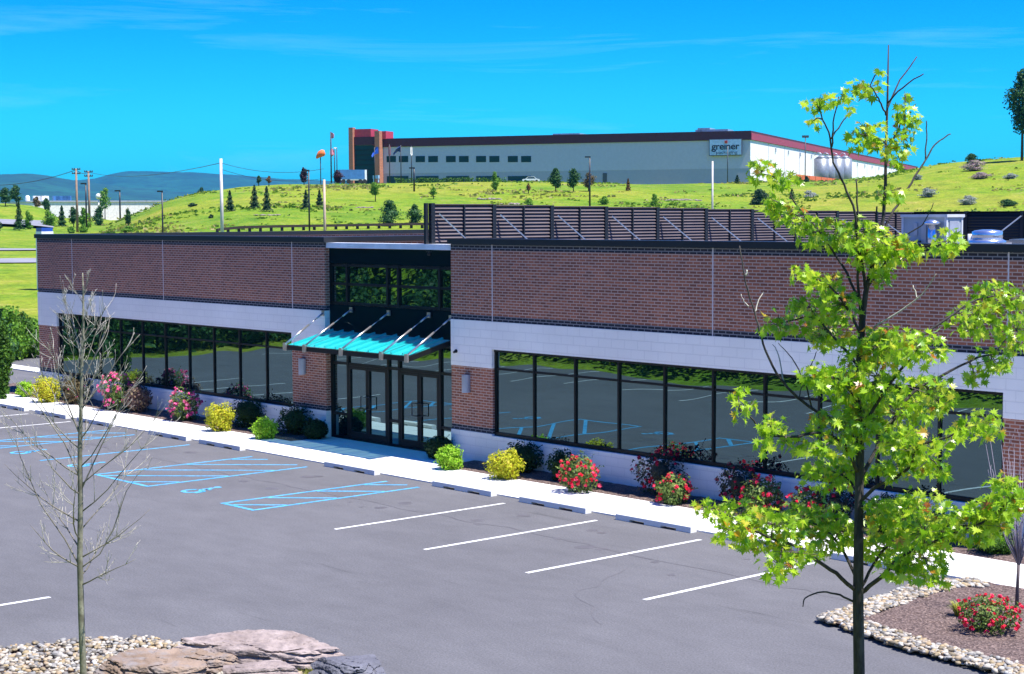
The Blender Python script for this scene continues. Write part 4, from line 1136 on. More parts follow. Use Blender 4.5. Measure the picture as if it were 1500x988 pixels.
# thin grey tree on the island
q = at_z(1489, 893, .05)
e = empty('thin_tree', (q.x, q.y, .03), 'slim leafless grey tree with upright stems at the right edge of the island', 'tree')
D3 = (q-CAM).dot(fw); P3 = D3/F_PX
m = MB(); m.tube([q - Vector((0,0,.05)), at_depth(1491, 850, D3), at_depth(1492, 828, D3)], [.030,.026,.024], 8); m.build('trunk', MATS['bark_twig'], e)
tw_ = MB(); rnd = random.Random(9)
for k in range(22):
    x1 = 1492 + rnd.uniform(-48, 30); y1 = rnd.uniform(640, 740); dd = rnd.uniform(-.35,.35)
    a = at_depth(1492, 832-rnd.uniform(0, 12), D3); c = at_depth(x1, y1, D3+dd); b = at_depth(lerp(1492, x1, .72), lerp(828, y1, .45), D3+dd*.6)
    P4 = [a.lerp(b, t/3).lerp(b.lerp(c, t/3), t/3) for t in range(4)]
    tw_.tube(P4, [.011,.008,.006,.003], 5)
    for j in range(3):
        i = rnd.randint(1, 3); tw_.tube([P4[i], P4[i]+Vector((rnd.gauss(0,.05), rnd.gauss(0,.05), rnd.uniform(.1,.25)))], [.004,.002], 4)
tw_.build('stems', MATS['twig_grey'], e)

# ------------------------------------------------------------------ left edge: dark evergreen, thicket behind the corner
def foliage_tree(name, p, h, w, leafmat, label, cat='tree', group=None, n=500, ls=.25, shape='round', trunk=.12, bark='bark', seed=None, depth=None, trunk_mat=None):
    SEED[0] += 1; sd = seed or SEED[0]; rnd = random.Random(sd)
    e = empty(name, p, label, cat, group); p = Vector(p)
    m = MB()
    if shape == 'cone':
        n = int(n*2.6)
        m.tube([p+Vector((0,0,h*.05)), p+Vector((0,0,h*.9))], [w*.24, .01], 9)
        for k in range(n):
            t = rnd.random()**1.35; z = h*(.06+.94*t)
            tier = .78 + .22*math.cos(t*28)
            r = w*.5*(1-t)**.85*tier*(1 - .45*rnd.random()**2) + .02*w; a = rnd.uniform(0, 6.28)
            a += .3*math.sin(a*3+sd)
            q = p + Vector((r*math.cos(a), r*math.sin(a), z - .10*r))
            leaf_quad(m, q, Vector((math.cos(a)*.5, math.sin(a)*.5, .9))+Vector((rnd.gauss(0,.4), rnd.gauss(0,.4), 0)), ls*rnd.uniform(.6,1.3), rnd, .5)
        m.build('crown', MATS[leafmat], e)
    else:
        n = int(n*1.9)
        lo = {'round': .28, 'bush': .0, 'column': .08, 'slim': .38}[shape]
        blobs = []
        nb = {'round': 9, 'bush': 7, 'column': 6, 'slim': 7}[shape]
        for k in range(nb):
            t = (k+.5)/nb; z = h*(lo + (1-lo)*t*.92)
            sp = math.sin(math.pi*(.15+.8*t))**.7
            a = rnd.uniform(0, 6.28); off = w*.22*sp*rnd.random()
            blobs.append((p + Vector((off*math.cos(a), off*math.sin(a), z)), w*.5*sp*rnd.uniform(.6,.95), h*(1-lo)*.17*rnd.uniform(.8,1.3)))
        for b, br, bz in blobs:
            if shape in ('round', 'bush', 'column'): m.ball(b, br*.55, br*.55, bz*.6, 9, 6, .2, rnd)
            for q, v in crown_points(rnd, b, br, br, bz, n//nb, sd+br, .4, .5):
                if q.z < p.z+.02: continue
                leaf_quad(m, q, v + Vector((rnd.gauss(0,.6), rnd.gauss(0,.6), rnd.gauss(.2,.6))), ls*rnd.uniform(.6,1.3), rnd)
        m.build('crown', MATS[leafmat], e)
    if trunk:
        m = MB(); m.tube([p + Vector((0,0,-.1)), p + Vector((0,0,h*.45)), p+Vector((0,0,h*.85))], [trunk*.5, trunk*.38, trunk*.12], 6); m.build('trunk', MATS[trunk_mat or bark], e)
    return e
q = at_z(4, 586, 0.0)
foliage_tree('evergreen_shrub', (q.x, q.y, 0), 2.5, .74, 'leaf_mid', 'dark brownish evergreen at the left edge of the picture beside the walk', 'shrub', n=1600, ls=.12, shape='column', trunk=.1)
for (px_, py_, w, h, mt, lab) in ((10, 528, 2.6, 2.3, 'leaf_hill_bright', 'bright green thicket shrub at the far left behind the drive'), (34, 524, 2.2, 1.9, 'leaf_mid', 'deeper green thicket shrub next to the building corner'), (-14, 540, 2.4, 2.6, 'leaf_hill', 'dark thicket shrub cut by the left picture edge'), (52, 519, 2.2, 1.6, 'leaf_hill_bright', 'low leafy shrub half hidden by the building corner')):
    q = at_z(px_, py_, 0.0)
    foliage_tree('thicket_shrub', (q.x, q.y, terrain(q.x, q.y)), h, w, mt, lab, 'shrub', 'thicket behind the left drive', n=1300, ls=.16, shape='bush', trunk=.06)

# ------------------------------------------------------------------ roads and things on the slope
def ribbon(mb, pts, w, lift=.12):
    C_ = []
    for i, (u, d) in enumerate(pts): C_.append(bearing(u, d))
    rows = []
    for i, c in enumerate(C_):
        t = (C_[min(i+1, len(C_)-1)] - C_[max(i-1,0)]); t.z = 0; t.normalize(); n_ = Vector((-t.y, t.x, 0))*w
        row = []
        for k in range(9):
            q = c + n_*(k/8-.5); q.z = terrain(q.x, q.y)+lift; row.append(q)
        rows.append(row)
    for A_, B_ in zip(rows, rows[1:]):
        for k in range(8): mb.face([A_[k], A_[k+1], B_[k+1], B_[k]], True)
mb = MB(); ribbon(mb, [(-300+12*i, 172-.08*i) for i in range(45)], 6.2); ribbon(mb, [(-300+12*i, 212-.2*i) for i in range(36)], 5.0)
struct('road', mb, 'road_far')
mb = MB(); ribbon(mb, [(170+12*i, 196+.25*i) for i in range(50)], 14, .2); struct('gravel_road', mb, 'gravel_road')
mb = MB(); ribbon(mb, [(-300+9*i, 318) for i in range(43)], 36, .5); struct('far_parking_lot', mb, 'road_far')

m = MB(); m2 = MB(); rnd = random.Random(91)
for k in range(15000):
    u = rnd.uniform(150, 1510); d = rnd.uniform(232, 345)
    q = bearing(u, d); q.z = terrain(q.x, q.y)
    w_ = mnoise.noise((q.x*.045, q.y*.045, 7)) + .5*mnoise.noise((q.x*.16, q.y*.16, 2))
    if w_ < rnd.uniform(.0, .75): continue
    tgt = m if mnoise.noise((q.x*.03, q.y*.03, 20)) + rnd.gauss(0,.15) > .02 else m2
    for j in range(3):
        h = rnd.uniform(.12, .34)*(1.2 if w_ > .3 else .8); a = rnd.uniform(0, 6.28); b = Vector((math.cos(a), math.sin(a), 0))*rnd.uniform(.15,.42)
        o_ = q + Vector((rnd.gauss(0,.5), rnd.gauss(0,.5), 0)); l_ = Vector((rnd.gauss(0,.12), rnd.gauss(0,.12), h))
        tgt.face([o_-b, o_+b, o_+b*.5+l_, o_-b*.5+l_])
o = m.build('meadow_grass', MATS['tuft_green']); tag(o, 'rough green grass tufts over the hillside', 'grass', kind='stuff')
o = m2.build('meadow_grass', MATS['tuft_dry']); tag(o, 'dry yellow grass tufts over the hillside', 'grass', kind='stuff')
# guard rail
PTS = [bearing(u, 226+ (u-320)*.02) for u in [318+12*i for i in range(36)]]
e = empty('guard_rail', PTS[0], 'long dark guard rail along the road at the foot of the hill', 'guard rail')
m = MB()
for a, b in zip(PTS, PTS[1:]):
    za, zb = terrain(a.x, a.y), terrain(b.x, b.y)
    m.bar((a.x, a.y, za+.62), (b.x, b.y, zb+.62), .12, .34)
m.build('rail', MATS['timber_dark'], e)
for i in range(0, 28):
    p = bearing(318+15.8*i, 226+(15.8*i)*.02+.2); z = terrain(p.x, p.y); m = MB(); m.box(p.x-.14, p.y-.14, z-.1, p.x+.14, p.y+.14, z+.74); m.build('post', MATS['timber_dark'], e)

# lamp posts
def lamp_post(px_, ytop, d, label, arm=-1, hidden_base=False):
    p = bearing(px_, d); z = terrain(p.x, p.y); hz = 319.8-.005*px_
    zt = CAM.z + d*(hz-ytop)/F_PX
    e = empty('lamp_post', (p.x, p.y, z), label, 'lamp post', 'slim dark lamp posts')
    m = MB(); s = d/F_PX
    m.tube([(p.x, p.y, z-.1), (p.x, p.y, zt)], [1.5*s, 1.1*s], 6); m.build('pole', MATS['post_black'], e)
    m = MB(); a = Vector((p.x, p.y, zt)); b = a + rt*(arm*7*s); m.bar(a - rt*(arm*1.2*s), b, 2.2*s, 2.0*s); m.build('lamp_head', MATS['post_black'], e)
lamp_post(238, 281.5, 150, 'dark lamp post rising over the left wing roof before the green hill')
lamp_post(453, 251, 185, 'dark lamp post between the red wind sock and the guard rail')
lamp_post(607, 247, 300, 'dark lamp post on the hill in front of the long warehouse windows')
lamp_post(864, 231, 250, 'tall dark lamp post rising over the roof screen before the warehouse')
lamp_post(126.5, 271, 300, 'dark lamp post between the two wooden utility poles')
lamp_post(176, 281, 420, 'farthest thin lamp post before the white warehouse in the valley')
# bare poles
def bare_pole(px_, ytop, d, mat, label, wpx):
    p = bearing(px_, d); z = terrain(p.x, p.y); hz = 319.8-.005*px_; zt = CAM.z + d*(hz-ytop)/F_PX; s = d/F_PX
    m = MB(); m.tube([(p.x, p.y, z-.1), (p.x, p.y, zt)], [wpx*.55*s, wpx*.42*s], 8)
    o = m.build('utility_pole', MATS[mat], offset=(p.x, p.y, z)); tag(o, label, 'utility pole', 'poles on the slope'); return Vector((p.x, p.y, zt)), s
A1, sA = bare_pole(325, 234.5, 165, 'pole_pale', 'pale grey pole rising behind the left wing roof', 5)
A2, _ = bare_pole(475.5, 264, 160, 'pole_orange', 'weathered orange brown pole behind the roof at the entrance', 4)
A3, _ = bare_pole(1043.5, 237.5, 180, 'pole_pale', 'pale thin pole above the roof screen below the warehouse sign', 3)
def utility(px_, ytop, d, label):
    p = bearing(px_, d); z = terrain(p.x, p.y); hz = 319.8-.005*px_; zt = CAM.z + d*(hz-ytop)/F_PX; s = d/F_PX
    e = empty('utility_pole', (p.x, p.y, z), label, 'utility pole', 'poles on the slope')
    m = MB(); m.tube([(p.x, p.y, z-.1), (p.x, p.y, zt)], [2.0*s, 1.3*s], 8); m.build('pole', MATS['timber_pole'], e)
    for y in (ytop+1.0, ytop+7.0):
        m = MB(); zc = CAM.z + d*(hz-y)/F_PX; c = Vector((p.x, p.y, zc)); m.bar(c-rt*6*s, c+rt*6*s, 1.3*s, 1.3*s)
        for k in (-5.4,-2.5,2.5,5.4): m.bar(c+rt*k*s+Vector((0,0,.5*s)), c+rt*k*s+Vector((0,0,2.2*s)), .9*s, .9*s)
        m.build('cross_arm', MATS['timber_dark'], e)
    return Vector((p.x, p.y, zt)), s
B1, s1 = utility(113, 250, 290, 'nearer wooden utility pole with two cross arms in the left valley')
B2, s2 = utility(131, 253.5, 330, 'farther wooden utility pole with two cross arms in the left valley')
def wire(a, b, sag, label, r=.035):
    m = MB(); P_ = []
    for i in range(13):
        t = i/12; q = a.lerp(b, t); q.z -= sag*4*t*(1-t); P_.append(q)
    m.tube(P_, r, 4); o = m.build('wire', MATS['wire']); tag(o, label, 'wire', 'overhead wires')
wire(B1-Vector((0,0,.2)), bearing(-60, 300, B1.z-2.2), 1.2, 'wire running left from the nearer wooden utility pole', .05)
wire(B1-Vector((0,0,.2)), B2-Vector((0,0,.2)), .4, 'short wire between the two wooden utility poles', .05)
wire(B2-Vector((0,0,.2)), A1-Vector((0,0,.4)), 1.0, 'wire from the wooden utility poles to the pale grey pole', .03)
wire(A1-Vector((0,0,.4)), A2+Vector((0,0,1.0)), .6, 'upper wire from the pale grey pole to the orange brown pole', .02)
wire(A1-Vector((0,0,1.0)), A2+Vector((0,0,.1)), .6, 'lower wire from the pale grey pole to the orange brown pole', .02)

# trees on the slope: (px, base y, height px, width px, shape, leaves, label)
GT = 'young trees on the green slope'
for px_, by, hp, wp, shp, lm_, lab in [
 (337,310,30,17,'cone','leaf_needle','dark conifer just right of the pale grey pole'),
 (373,306,34,19,'cone','leaf_needle','dark conifer on the slope, left one of the close pair'),
 (391,310,36,19,'cone','leaf_needle','dark conifer on the slope, right one of the close pair'),
 (448,307,27,16,'cone','leaf_needle','dark conifer just left of the lamp post near the wind sock'),
 (468,303,24,14,'cone','leaf_needle','small dark conifer beside the orange brown pole'),
 (294,279,30,13,'slim','leaf_hill','slim tall sapling standing on the hill crest at left'),
 (316,276,18,13,'cone','leaf_hill','round topped small evergreen on the crest beside the pale grey pole'),
 (379,273,15,8,'slim','leaf_hill','tiny crest sapling above the conifer pair'),
 (394,273,14,8,'slim','leaf_rusty','tiny reddish sapling on the crest right of the first'),
 (188,331,24,11,'column','leaf_hill','narrow green tree at the left foot of the hill'),
 (222,289,14,16,'bush','leaf_silver','pale bush on the left shoulder of the hill'),
 (282,303,5,14,'bush','leaf_needle','low dark bush lying on the left hill face'),
 (309,320,5,8,'bush','leaf_needle','tiny dark bush on the lower hill face left of the pale pole'),
 (550,296,28,17,'slim','leaf_hill_bright','bright green sapling below the red brick tower'),
 (570,331,38,44,'bush','leaf_hill','large leafy bush above the guard rail'),
 (608,328,27,29,'bush','leaf_hill','smaller leafy bush at the left end of the roof screen'),
 (635,292,17,10,'slim','leaf_hill_bright','thin pale sapling on the slope below the warehouse hedge'),
 (725,280,27,13,'column','leaf_hill_bright','slender bright green tree below the white car'),
 (774,284,14,7,'slim','leaf_rusty','tiny reddish sapling below the white car'),
 (814,282,34,25,'round','leaf_hill','rounded pine on the crest, left of the neighbouring pair'),
 (840,281,33,24,'round','leaf_hill','rounded pine on the crest, right of the neighbouring pair'),
 (862,281,27,22,'round','leaf_bronze','yellowish brown pine beside the tall lamp post'),
 (922,267,11,15,'bush','leaf_hill_bright','small green bush in front of the warehouse doors'),
 (920,280,18,9,'cone','leaf_rusty','small rust brown conifer on the crest right of the tall lamp post'),
 (983,268,13,9,'cone','leaf_needle','small dark conical shrub before the grey warehouse wall'),
 (1034,267,16,15,'bush','leaf_hill','soft green shrub left of the pale thin pole'),
 (1069,268,12,8,'cone','leaf_rusty','rust coloured shrub under the warehouse sign'),
 (1080,269,12,11,'cone','leaf_needle','dark shrub at the warehouse corner'),
 (1110,300,22,36,'bush','leaf_needle','dark spreading shrub on the slope behind the left maple leaves'),
 (1160,293,16,13,'cone','leaf_hill','small green cone on the slope right of the warehouse corner'),
 (1172,267,8,7,'bush','leaf_rusty','small brownish bush at the orange fence'),
 (1181,267,8,8,'bush','leaf_needle','small dark bush at the orange fence'),
 (958,302,18,13,'bush','leaf_hill_bright','leafy weed clump above the roof screen near the pale stones'),
 (885,300,12,18,'bush','leaf_hill_bright','low bright weed clump above the roof screen by the tall lamp post'),
 (775,301,10,16,'bush','leaf_hill_bright','low bright weed clump above the left part of the roof screen'),
 (1424,240,14,26,'bush','leaf_hill','round shrub on the skyline of the right hill'),
 (1360,289,12,26,'bush','leaf_silver','silver grey shrub in the middle of the right hill'),
 (1426,250,14,44,'bush','leaf_mauve','mauve flowering patch of shrubs near the right skyline'),
 (1436,262,9,34,'bush','leaf_mauve','lower mauve flowering clump below the skyline patch'),
 (1418,300,12,30,'bush','leaf_silver','silvery shrub on the lower right hill above the air handler'),
 (1482,262,7,24,'bush','leaf_silver','pale silvery shrub at the right edge below the skyline'),
 (1475,302,9,30,'bush','leaf_hill','low green shrub on the lower right hill'),
 (1345,264,7,14,'bush','leaf_silver','small pale shrub high on the right hill beside the maple'),
 (1185,290,10,22,'bush','leaf_silver','grey green shrub on the slope below the orange fence'),
 ]:
    p, d = on_ground(px_, by); s = d/F_PX
    kind = 'shrub' if shp == 'bush' else 'tree'
    foliage_tree({'cone': 'conifer', 'bush': 'hill_shrub', 'slim': 'sapling', 'column': 'slender_tree', 'round': 'pine_tree'}[shp], p, hp*s, wp*s, lm_, lab, kind, GT, n=420 if hp*wp < 250 else 800, ls=1.9*s if hp*wp < 700 else 2.6*s, shape=shp, trunk=1.6*s)
# sapling trees on the crest left of the warehouse
for px_, by, hp, wp, lab in ((446,269,26,15,'dark purple leaved tree left of the wind sock'), (495,266,22,17,'dark purple leaved tree in front of the blue trailer')):
    p = bearing(px_, 352); p.z = terrain(p.x, p.y)-.2; s = 352/F_PX
    foliage_tree('purple_tree', p, hp*s, wp*s, 'leaf_purple', lab, 'tree', GT, n=700, ls=2.2*s, shape='round', trunk=1.5*s)
# tall tree at the right edge on the hill
p, d = on_ground(1497, 236); s = d/F_PX
foliage_tree('tall_tree', (p.x, p.y, p.z), 126*s, 52*s, 'leaf_hill', 'tall open crowned tree on the skyline at the right picture edge', 'tree', n=2600, ls=4.2*s, shape='slim', trunk=4*s, seed=31)
# valley trees at left
GV = 'trees in the left valley'
for px_, by, hp, wp, shp, lm_, lab in [
 (8,303,26,22,'round','leaf_hill','dark round tree at the far left above the grass mound'),
 (24,303,30,18,'round','leaf_hill','taller dark tree next to the far left one on the mound'),
 (46,299,16,22,'bush','leaf_rusty','rusty brown trees on the mound at left'),
 (54,300,13,12,'round','leaf_needle','small dark tree on the mound behind the rusty one'),
 (54,303,13,12,'bush','leaf_bronze','olive round bush in front of the white warehouse end'),
 (68,309,17,14,'bush','leaf_hill','green bush at the right foot of the mound'),
 (79,312,24,12,'slim','leaf_hill','thin open tree in front of the white warehouse left part'),
 (28,338,40,18,'cone','leaf_hill','tall bluish conifer by the far parking lot'),
 (42,336,25,13,'column','leaf_hill_bright','pale slender tree beside the bluish conifer'),
 (73,335,25,25,'bush','leaf_hill_bright','bright round bush above the roof corner'),
 (91,333,30,16,'cone','leaf_hill','pointed dark tree left of the wooden utility pole'),
 (108,333,28,17,'round','leaf_hill','rounded tree at the foot of the wooden utility pole'),
 (124,334,27,22,'bush','leaf_hill_bright','feathery green tree at the foot of the lamp post in the valley'),
 (146,331,28,20,'bush','leaf_hill','dark dense bush left of the hill foot'),
 (154,322,45,20,'slim','leaf_hill_bright','tall light green tree right of the white dome'),
 (104,342,9,12,'bush','leaf_hill_bright','low light bush just over the roof line at left'),
 (122,341,10,16,'bush','leaf_hill_bright','low feathery bush over the roof line below the utility poles'),
 (188,341,9,22,'bush','leaf_hill_bright','low weeds over the roof line at the hill foot'),
 (-4,345,22,14,'round','leaf_needle','dark tree cut by the left picture edge at the far lot')]:
    p, d = on_ground(px_, by, 120); s = d/F_PX
    foliage_tree({'cone': 'conifer', 'bush': 'valley_shrub', 'slim': 'sapling', 'column': 'slender_tree', 'round': 'valley_tree'}[shp], p, hp*s, wp*s, lm_, lab, 'shrub' if shp == 'bush' else 'tree', GV, n=600, ls=2.4*s, shape=shp, trunk=1.6*s)

# pale stone outcrops on the slope
rnd = random.Random(17)
for px_, by, wp, hp, lab in ((717,293,30,4,'pale rock outcrop on the slope above the left part of the roof screen'), (755,300,30,4,'long pale rock outcrop above the roof screen near the weed clump'), (995,294,36,4,'pale rock outcrop on the slope left of the thin pole'), (536,305,22,2.5,'flat pale rock patch on the slope below the brick tower'), (395,316,30,2.5,'flat pale rock patch below the conifer pair'), (1024,295,8,3,'small white rock beside the thin pole')):
    p, d = on_ground(px_, by); s = d/F_PX; m = MB()
    for k in range(22):
        m.ball(p + rt*(rnd.gauss(0,.28)*wp*s) + Vector((0,0,rnd.uniform(-.1,.3)*hp*s)), wp*s*.12*rnd.uniform(.6,1.5), wp*s*.12, hp*s*.4*rnd.uniform(.5,1.2), 7, 4, .2, rnd)
    o = m.build('rock_outcrop', MATS['stone_pale'], offset=p); tag(o, lab, 'rocks', 'rock outcrops on the slope')

# ------------------------------------------------------------------ long warehouse on the hill
def hz(u): return 319.8-.005*u
WC = bearing(1098, 400); WL = bearing(563, 425); WR = bearing(1325, 686)
ey = (WR-WC); ey.z = 0; LS = ey.length; ey.normalize()
ex = Vector((-ey.y, ey.x, 0)); ex = ex if ex.dot(WL-WC) > 0 else -ex
LF = (at_plane(562, 240, WC, ey)-WC).dot(ex)
Z0, ZTOP = 12.6, CAM.z + 400*(hz(1098)-194)/F_PX
ZF = CAM.z + 400*(hz(1098)-207)/F_PX                      # underside of the maroon fascia
ZL = CAM.z + 400*(hz(1098)-248)/F_PX                      # lower grey course
wh = empty('warehouse', WC + Vector((0,0,Z0)), 'very long grey warehouse with maroon fascia and brick entrance tower on the hill', 'warehouse')
FRM = Matrix(((ex.x, ey.x, 0, WC.x), (ex.y, ey.y, 0, WC.y), (0, 0, 1, 0), (0, 0, 0, 1)))     # local: a along front, b into depth
def wbox(mb, a0, a1, b0, b1, z0, z1): mb.box(min(a0,a1), min(b0,b1), z0, max(a0,a1), max(b0,b1), z1, FRM)
def fa(px_, py_=240):
    q = at_plane(px_, py_, WC, ey); return (q-WC).dot(ex)
def fz(px_, py_): return at_plane(px_, py_, WC, ey).z
m = MB(); wbox(m, 0, LF+2, 0, LS+40, ZL, ZF); m.build('front_wall', MATS['panel_grey'], wh)
m = MB(); wbox(m, .02, LF+1.98, .03, LS+39.9, Z0-1, ZL); m.build('lower_wall', MATS['panel_grey_low'], wh)
m = MB(); wbox(m, -.12, -.02, 0, LS+40, Z0-1, ZF-.02); m.build('side_wall', MATS['panel_sunlit'], wh)
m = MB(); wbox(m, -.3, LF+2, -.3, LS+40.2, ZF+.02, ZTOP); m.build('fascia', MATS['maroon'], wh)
m = MB(); wbox(m, -.45, -.31, -.3, LS+40.2, ZF+.02, ZTOP-.5); m.build('side_fascia', MATS['maroon_sunlit'], wh)
m = MB()
for k in range(1, 14): wbox(m, -.20, -.13, LS*k/14-.15, LS*k/14+.15, Z0, ZF-.1)
m.build('side_joint', MATS['panel_grey'], wh)
for k in range(12):
    b = LS*(.10+.058*k); m = MB(); wbox(m, -.35, -.125, b, b+.9, ZF-1.9, ZF-.9); m.build('wall_light', MATS['lamp_grey'], wh)
for x0, x1 in ((566.5,580),(584.5,598),(609,622.5),(627.5,641.5),(653.5,667.5),(672.5,686.5),(697.5,712),(717,731.5),(744,758.5),(763.5,778)):
    m = MB(); wbox(m, fa(x0), fa(x1), -.06, .04, fz(x0, 238), fz(x0, 229)); m.build('window', MATS['far_glass'], wh)
for x0, x1 in ((566.5,598),(609,642),(653.5,687),(697.5,731),(744,778)):
    m = MB(); wbox(m, fa(x0), fa(x1), -.06, .02, Z0-.5, fz(x0, 258.5)); m.build('window', MATS['far_glass'], wh)
m = MB(); wbox(m, fa(883), fa(889), -.08, .02, Z0-1, fz(886, 254)); m.build('door', MATS['hvac_dark'], wh)
for x0, w, h in ((803, 3.5, 1.0), (1022, 4.0, 1.2), (1010, 1.5, 1.6)):
    m = MB(); a = fa(x0); wbox(m, a-w, a+w, 14, 20, ZTOP-.05, ZTOP+h); m.build('roof_vent', MATS['galvanised'], wh)
# entrance tower: two brick fins, red parapets, dark glass between
d_ = 2.2
A_ = lambda px_: fa(px_)
def fab(px_, b): q = at_plane(px_, 240, WC+ey*b, ey); return (q-WC).dot(ex)
def fin(x0, x1, ytop, b):
    m = MB(); wbox(m, fab(x0, b), fab(x1, b), b, -.07, Z0-1, at_plane(x0, ytop, WC+ey*b, ey).z); m.build('brick_fin', MATS['brick_red'], wh)
fin(517, 511, 187, -1.7); fin(556, 549, 192, -2.3)
m = MB(); wbox(m, fa(545), fa(519.5), -.6, 4, fz(530, 213), fz(530, 189.5)); m.build('red_parapet', MATS['red_cladding'], wh)
m = MB(); wbox(m, fa(567), fa(560.8), -.6, 4, fz(563, 204), fz(563, 192.5)); m.build('red_parapet', MATS['red_cladding'], wh)
m = MB(); wbox(m, fab(549.5, -1), fab(518, -1), -1.0, -.62, fz(535, 213), fz(535, 201)); m.build('tower_fascia', MATS['maroon'], wh)
m = MB(); wbox(m, fab(549.5, -.8), fab(518, -.8), -.8, -.07, Z0-1, fz(535, 213)-.03); t_ = m.build('tower_glass', MATS['far_glass'], wh)
m = MB()
for k in range(1, 9): z = lerp(Z0, fz(535, 213), k/9); wbox(m, fab(549.5, -.85), fab(518, -.85), -.87, -.81, z-.08, z+.08)
m.build('glazing_bar', MATS['frame_dark'], wh)
# sign with its lettering
m = MB(); wbox(m, fa(1039.5), fa(1087.5), -.62, -.40, fz(1063, 228.5), fz(1063, 204)); sb = m.build('sign', MATS['sign_frame'], wh)
m = MB(); wbox(m, fa(1040.5), fa(1086.5), -.68, -.63, fz(1063, 227.3), fz(1063, 205)); m.build('sign_face', MATS['sign_board'], sb)
def lettering(txt, x0, x1, ybase, yheight, bold, name):
    cu = bpy.data.curves.new('lettering', 'FONT'); cu.body = txt; cu.size = 1.0; cu.extrude = .02; cu.offset = bold; cu.space_character = .96
    to = bpy.data.objects.new('lettering_source', cu); COL.objects.link(to)
    bpy.context.view_layer.update()
    me = bpy.data.meshes.new_from_object(to.evaluated_get(bpy.context.evaluated_depsgraph_get()))
    bpy.data.objects.remove(to, do_unlink=True)
    xs = [v.co.x for v in me.vertices]; lo, hi = min(xs), max(xs); xh = .52
    a0, a1 = fa(x0), fa(x1); zb = fz((x0+x1)/2, ybase); sz = (fz((x0+x1)/2, ybase-yheight)-zb)/xh
    for v in me.vertices:
        t = (v.co.x-lo)/(hi-lo); q = WC + ex*lerp(a0, a1, t) - ey*(.70+.1*v.co.z)
        v.co = Vector((q.x, q.y, zb + v.co.y*sz)) - parent_loc(wh)
    me.materials.clear(); me.materials.append(MATS['sign_ink'])
    o = bpy.data.objects.new(name, me); COL.objects.link(o); o.parent = sb
lettering('gre\u0131ner', 1043, 1084, 219.3, 7.2, .022, 'lettering')
lettering('packaging', 1050, 1081, 225.6, 3.2, 0, 'lettering')
m = MB(); wbox(m, fa(1062.3), fa(1066.6), -.78, -.70, fz(1064, 210.6), fz(1064, 206.4)); m.build('red_dot', MATS['sign_red'], sb)
# silver tanks and orange fence along the side wall
for k, (u, lab) in enumerate(((1203, 'leftmost silver silo beside the warehouse side wall'), (1213, 'silver silo second from the left beside the warehouse'), (1226, 'silver silo third from the left beside the warehouse'), (1238, 'rightmost silver silo beside the warehouse side wall'))):
    q = at_plane(u, 250, WC - ex*7, ex); zt = at_plane(u, 233, WC-ex*7, ex).z; r = 1.9
    e = empty('silo', (q.x, q.y, 12.9), lab, 'silo', 'silver silos')
    m = MB(); m.tube([(q.x,q.y,12.6),(q.x,q.y,zt)], r, 18); m.build('tank', MATS['silo_metal'], e)
    m = MB(); m.tube([(q.x,q.y,zt),(q.x,q.y,zt+.9)], [r, .5], 18); m.build('roof_cone', MATS['silo_metal'], e)
    m = MB(); m.tube([(q.x,q.y,zt+.8),(q.x,q.y,zt+1.3),(q.x+.8*ex.x,q.y+.8*ex.y,zt+1.7),(q.x+1.8*ex.x,q.y+1.8*ex.y,zt+.9)], .13, 6); m.build('feed_pipe', MATS['galvanised'], e)
qa = at_plane(1166, 262, WC-ex*11, ex); qb = at_plane(1249, 258, WC-ex*11, ex)
e = empty('orange_fence', (qa.x, qa.y, 12.9), 'orange red panel fence at the foot of the warehouse side wall', 'fence')
for k in range(10):
    a, b = qa.lerp(qb, k/10), qa.lerp(qb, (k+.93)/10); m = MB(); z1 = at_plane(1166, 255.5, WC-ex*11, ex).z
    m.bar((a.x, a.y, (12.4+z1)/2), (b.x, b.y, (12.4+z1)/2), .2, z1-12.4); m.build('panel', MATS['orange_red'], e)
# light masts on that side
for u, yt, lab in ((1179, 203, 'tall thin mast in front of the warehouse side wall'), (1065.5, 216, 'thin mast standing before the warehouse sign')):
    p = bearing(u, 372); z = terrain(p.x, p.y); zt = CAM.z+372*(hz(u)-yt)/F_PX
    m = MB(); m.tube([(p.x,p.y,z),(p.x,p.y,zt)], .11, 6)
    if u > 1100: m.bar(Vector((p.x,p.y,zt))-rt*.7, Vector((p.x,p.y,zt))+rt*.7, .4, .5)
    o = m.build('light_mast', MATS['hvac_dark'], offset=(p.x,p.y,z)); tag(o, lab, 'light mast')

# hedge before the warehouse
def hedge(u0, u1, d, y0, y1, label):
    rnd = random.Random(61); p0, p1 = bearing(u0, d), bearing(u1, d); zt = CAM.z+d*(hz(u0)-y0)/F_PX; zb = CAM.z+d*(hz(u0)-y1)/F_PX
    e = empty('hedge', (p0.x, p0.y, zb), label, 'hedge'); m = MB()
    for k in range(2600):
        q = p0.lerp(p1, rnd.random()); q += Vector((rnd.gauss(0,.4), rnd.gauss(0,.4), 0)); t = rnd.random()
        q.z = lerp(zb-.8, zt + .35*mnoise.noise((q.x*.5, q.y*.5, 0)), t)
        leaf_quad(m, q, Vector((rnd.gauss(0,1), rnd.gauss(-.5,1), rnd.gauss(.5,1))), .5*rnd.uniform(.6,1.2), rnd)
    m.build('foliage', MATS['leaf_mid'], e)
hedge(581, 737, 385, 262, 270, 'long low green hedge in front of the warehouse windows')

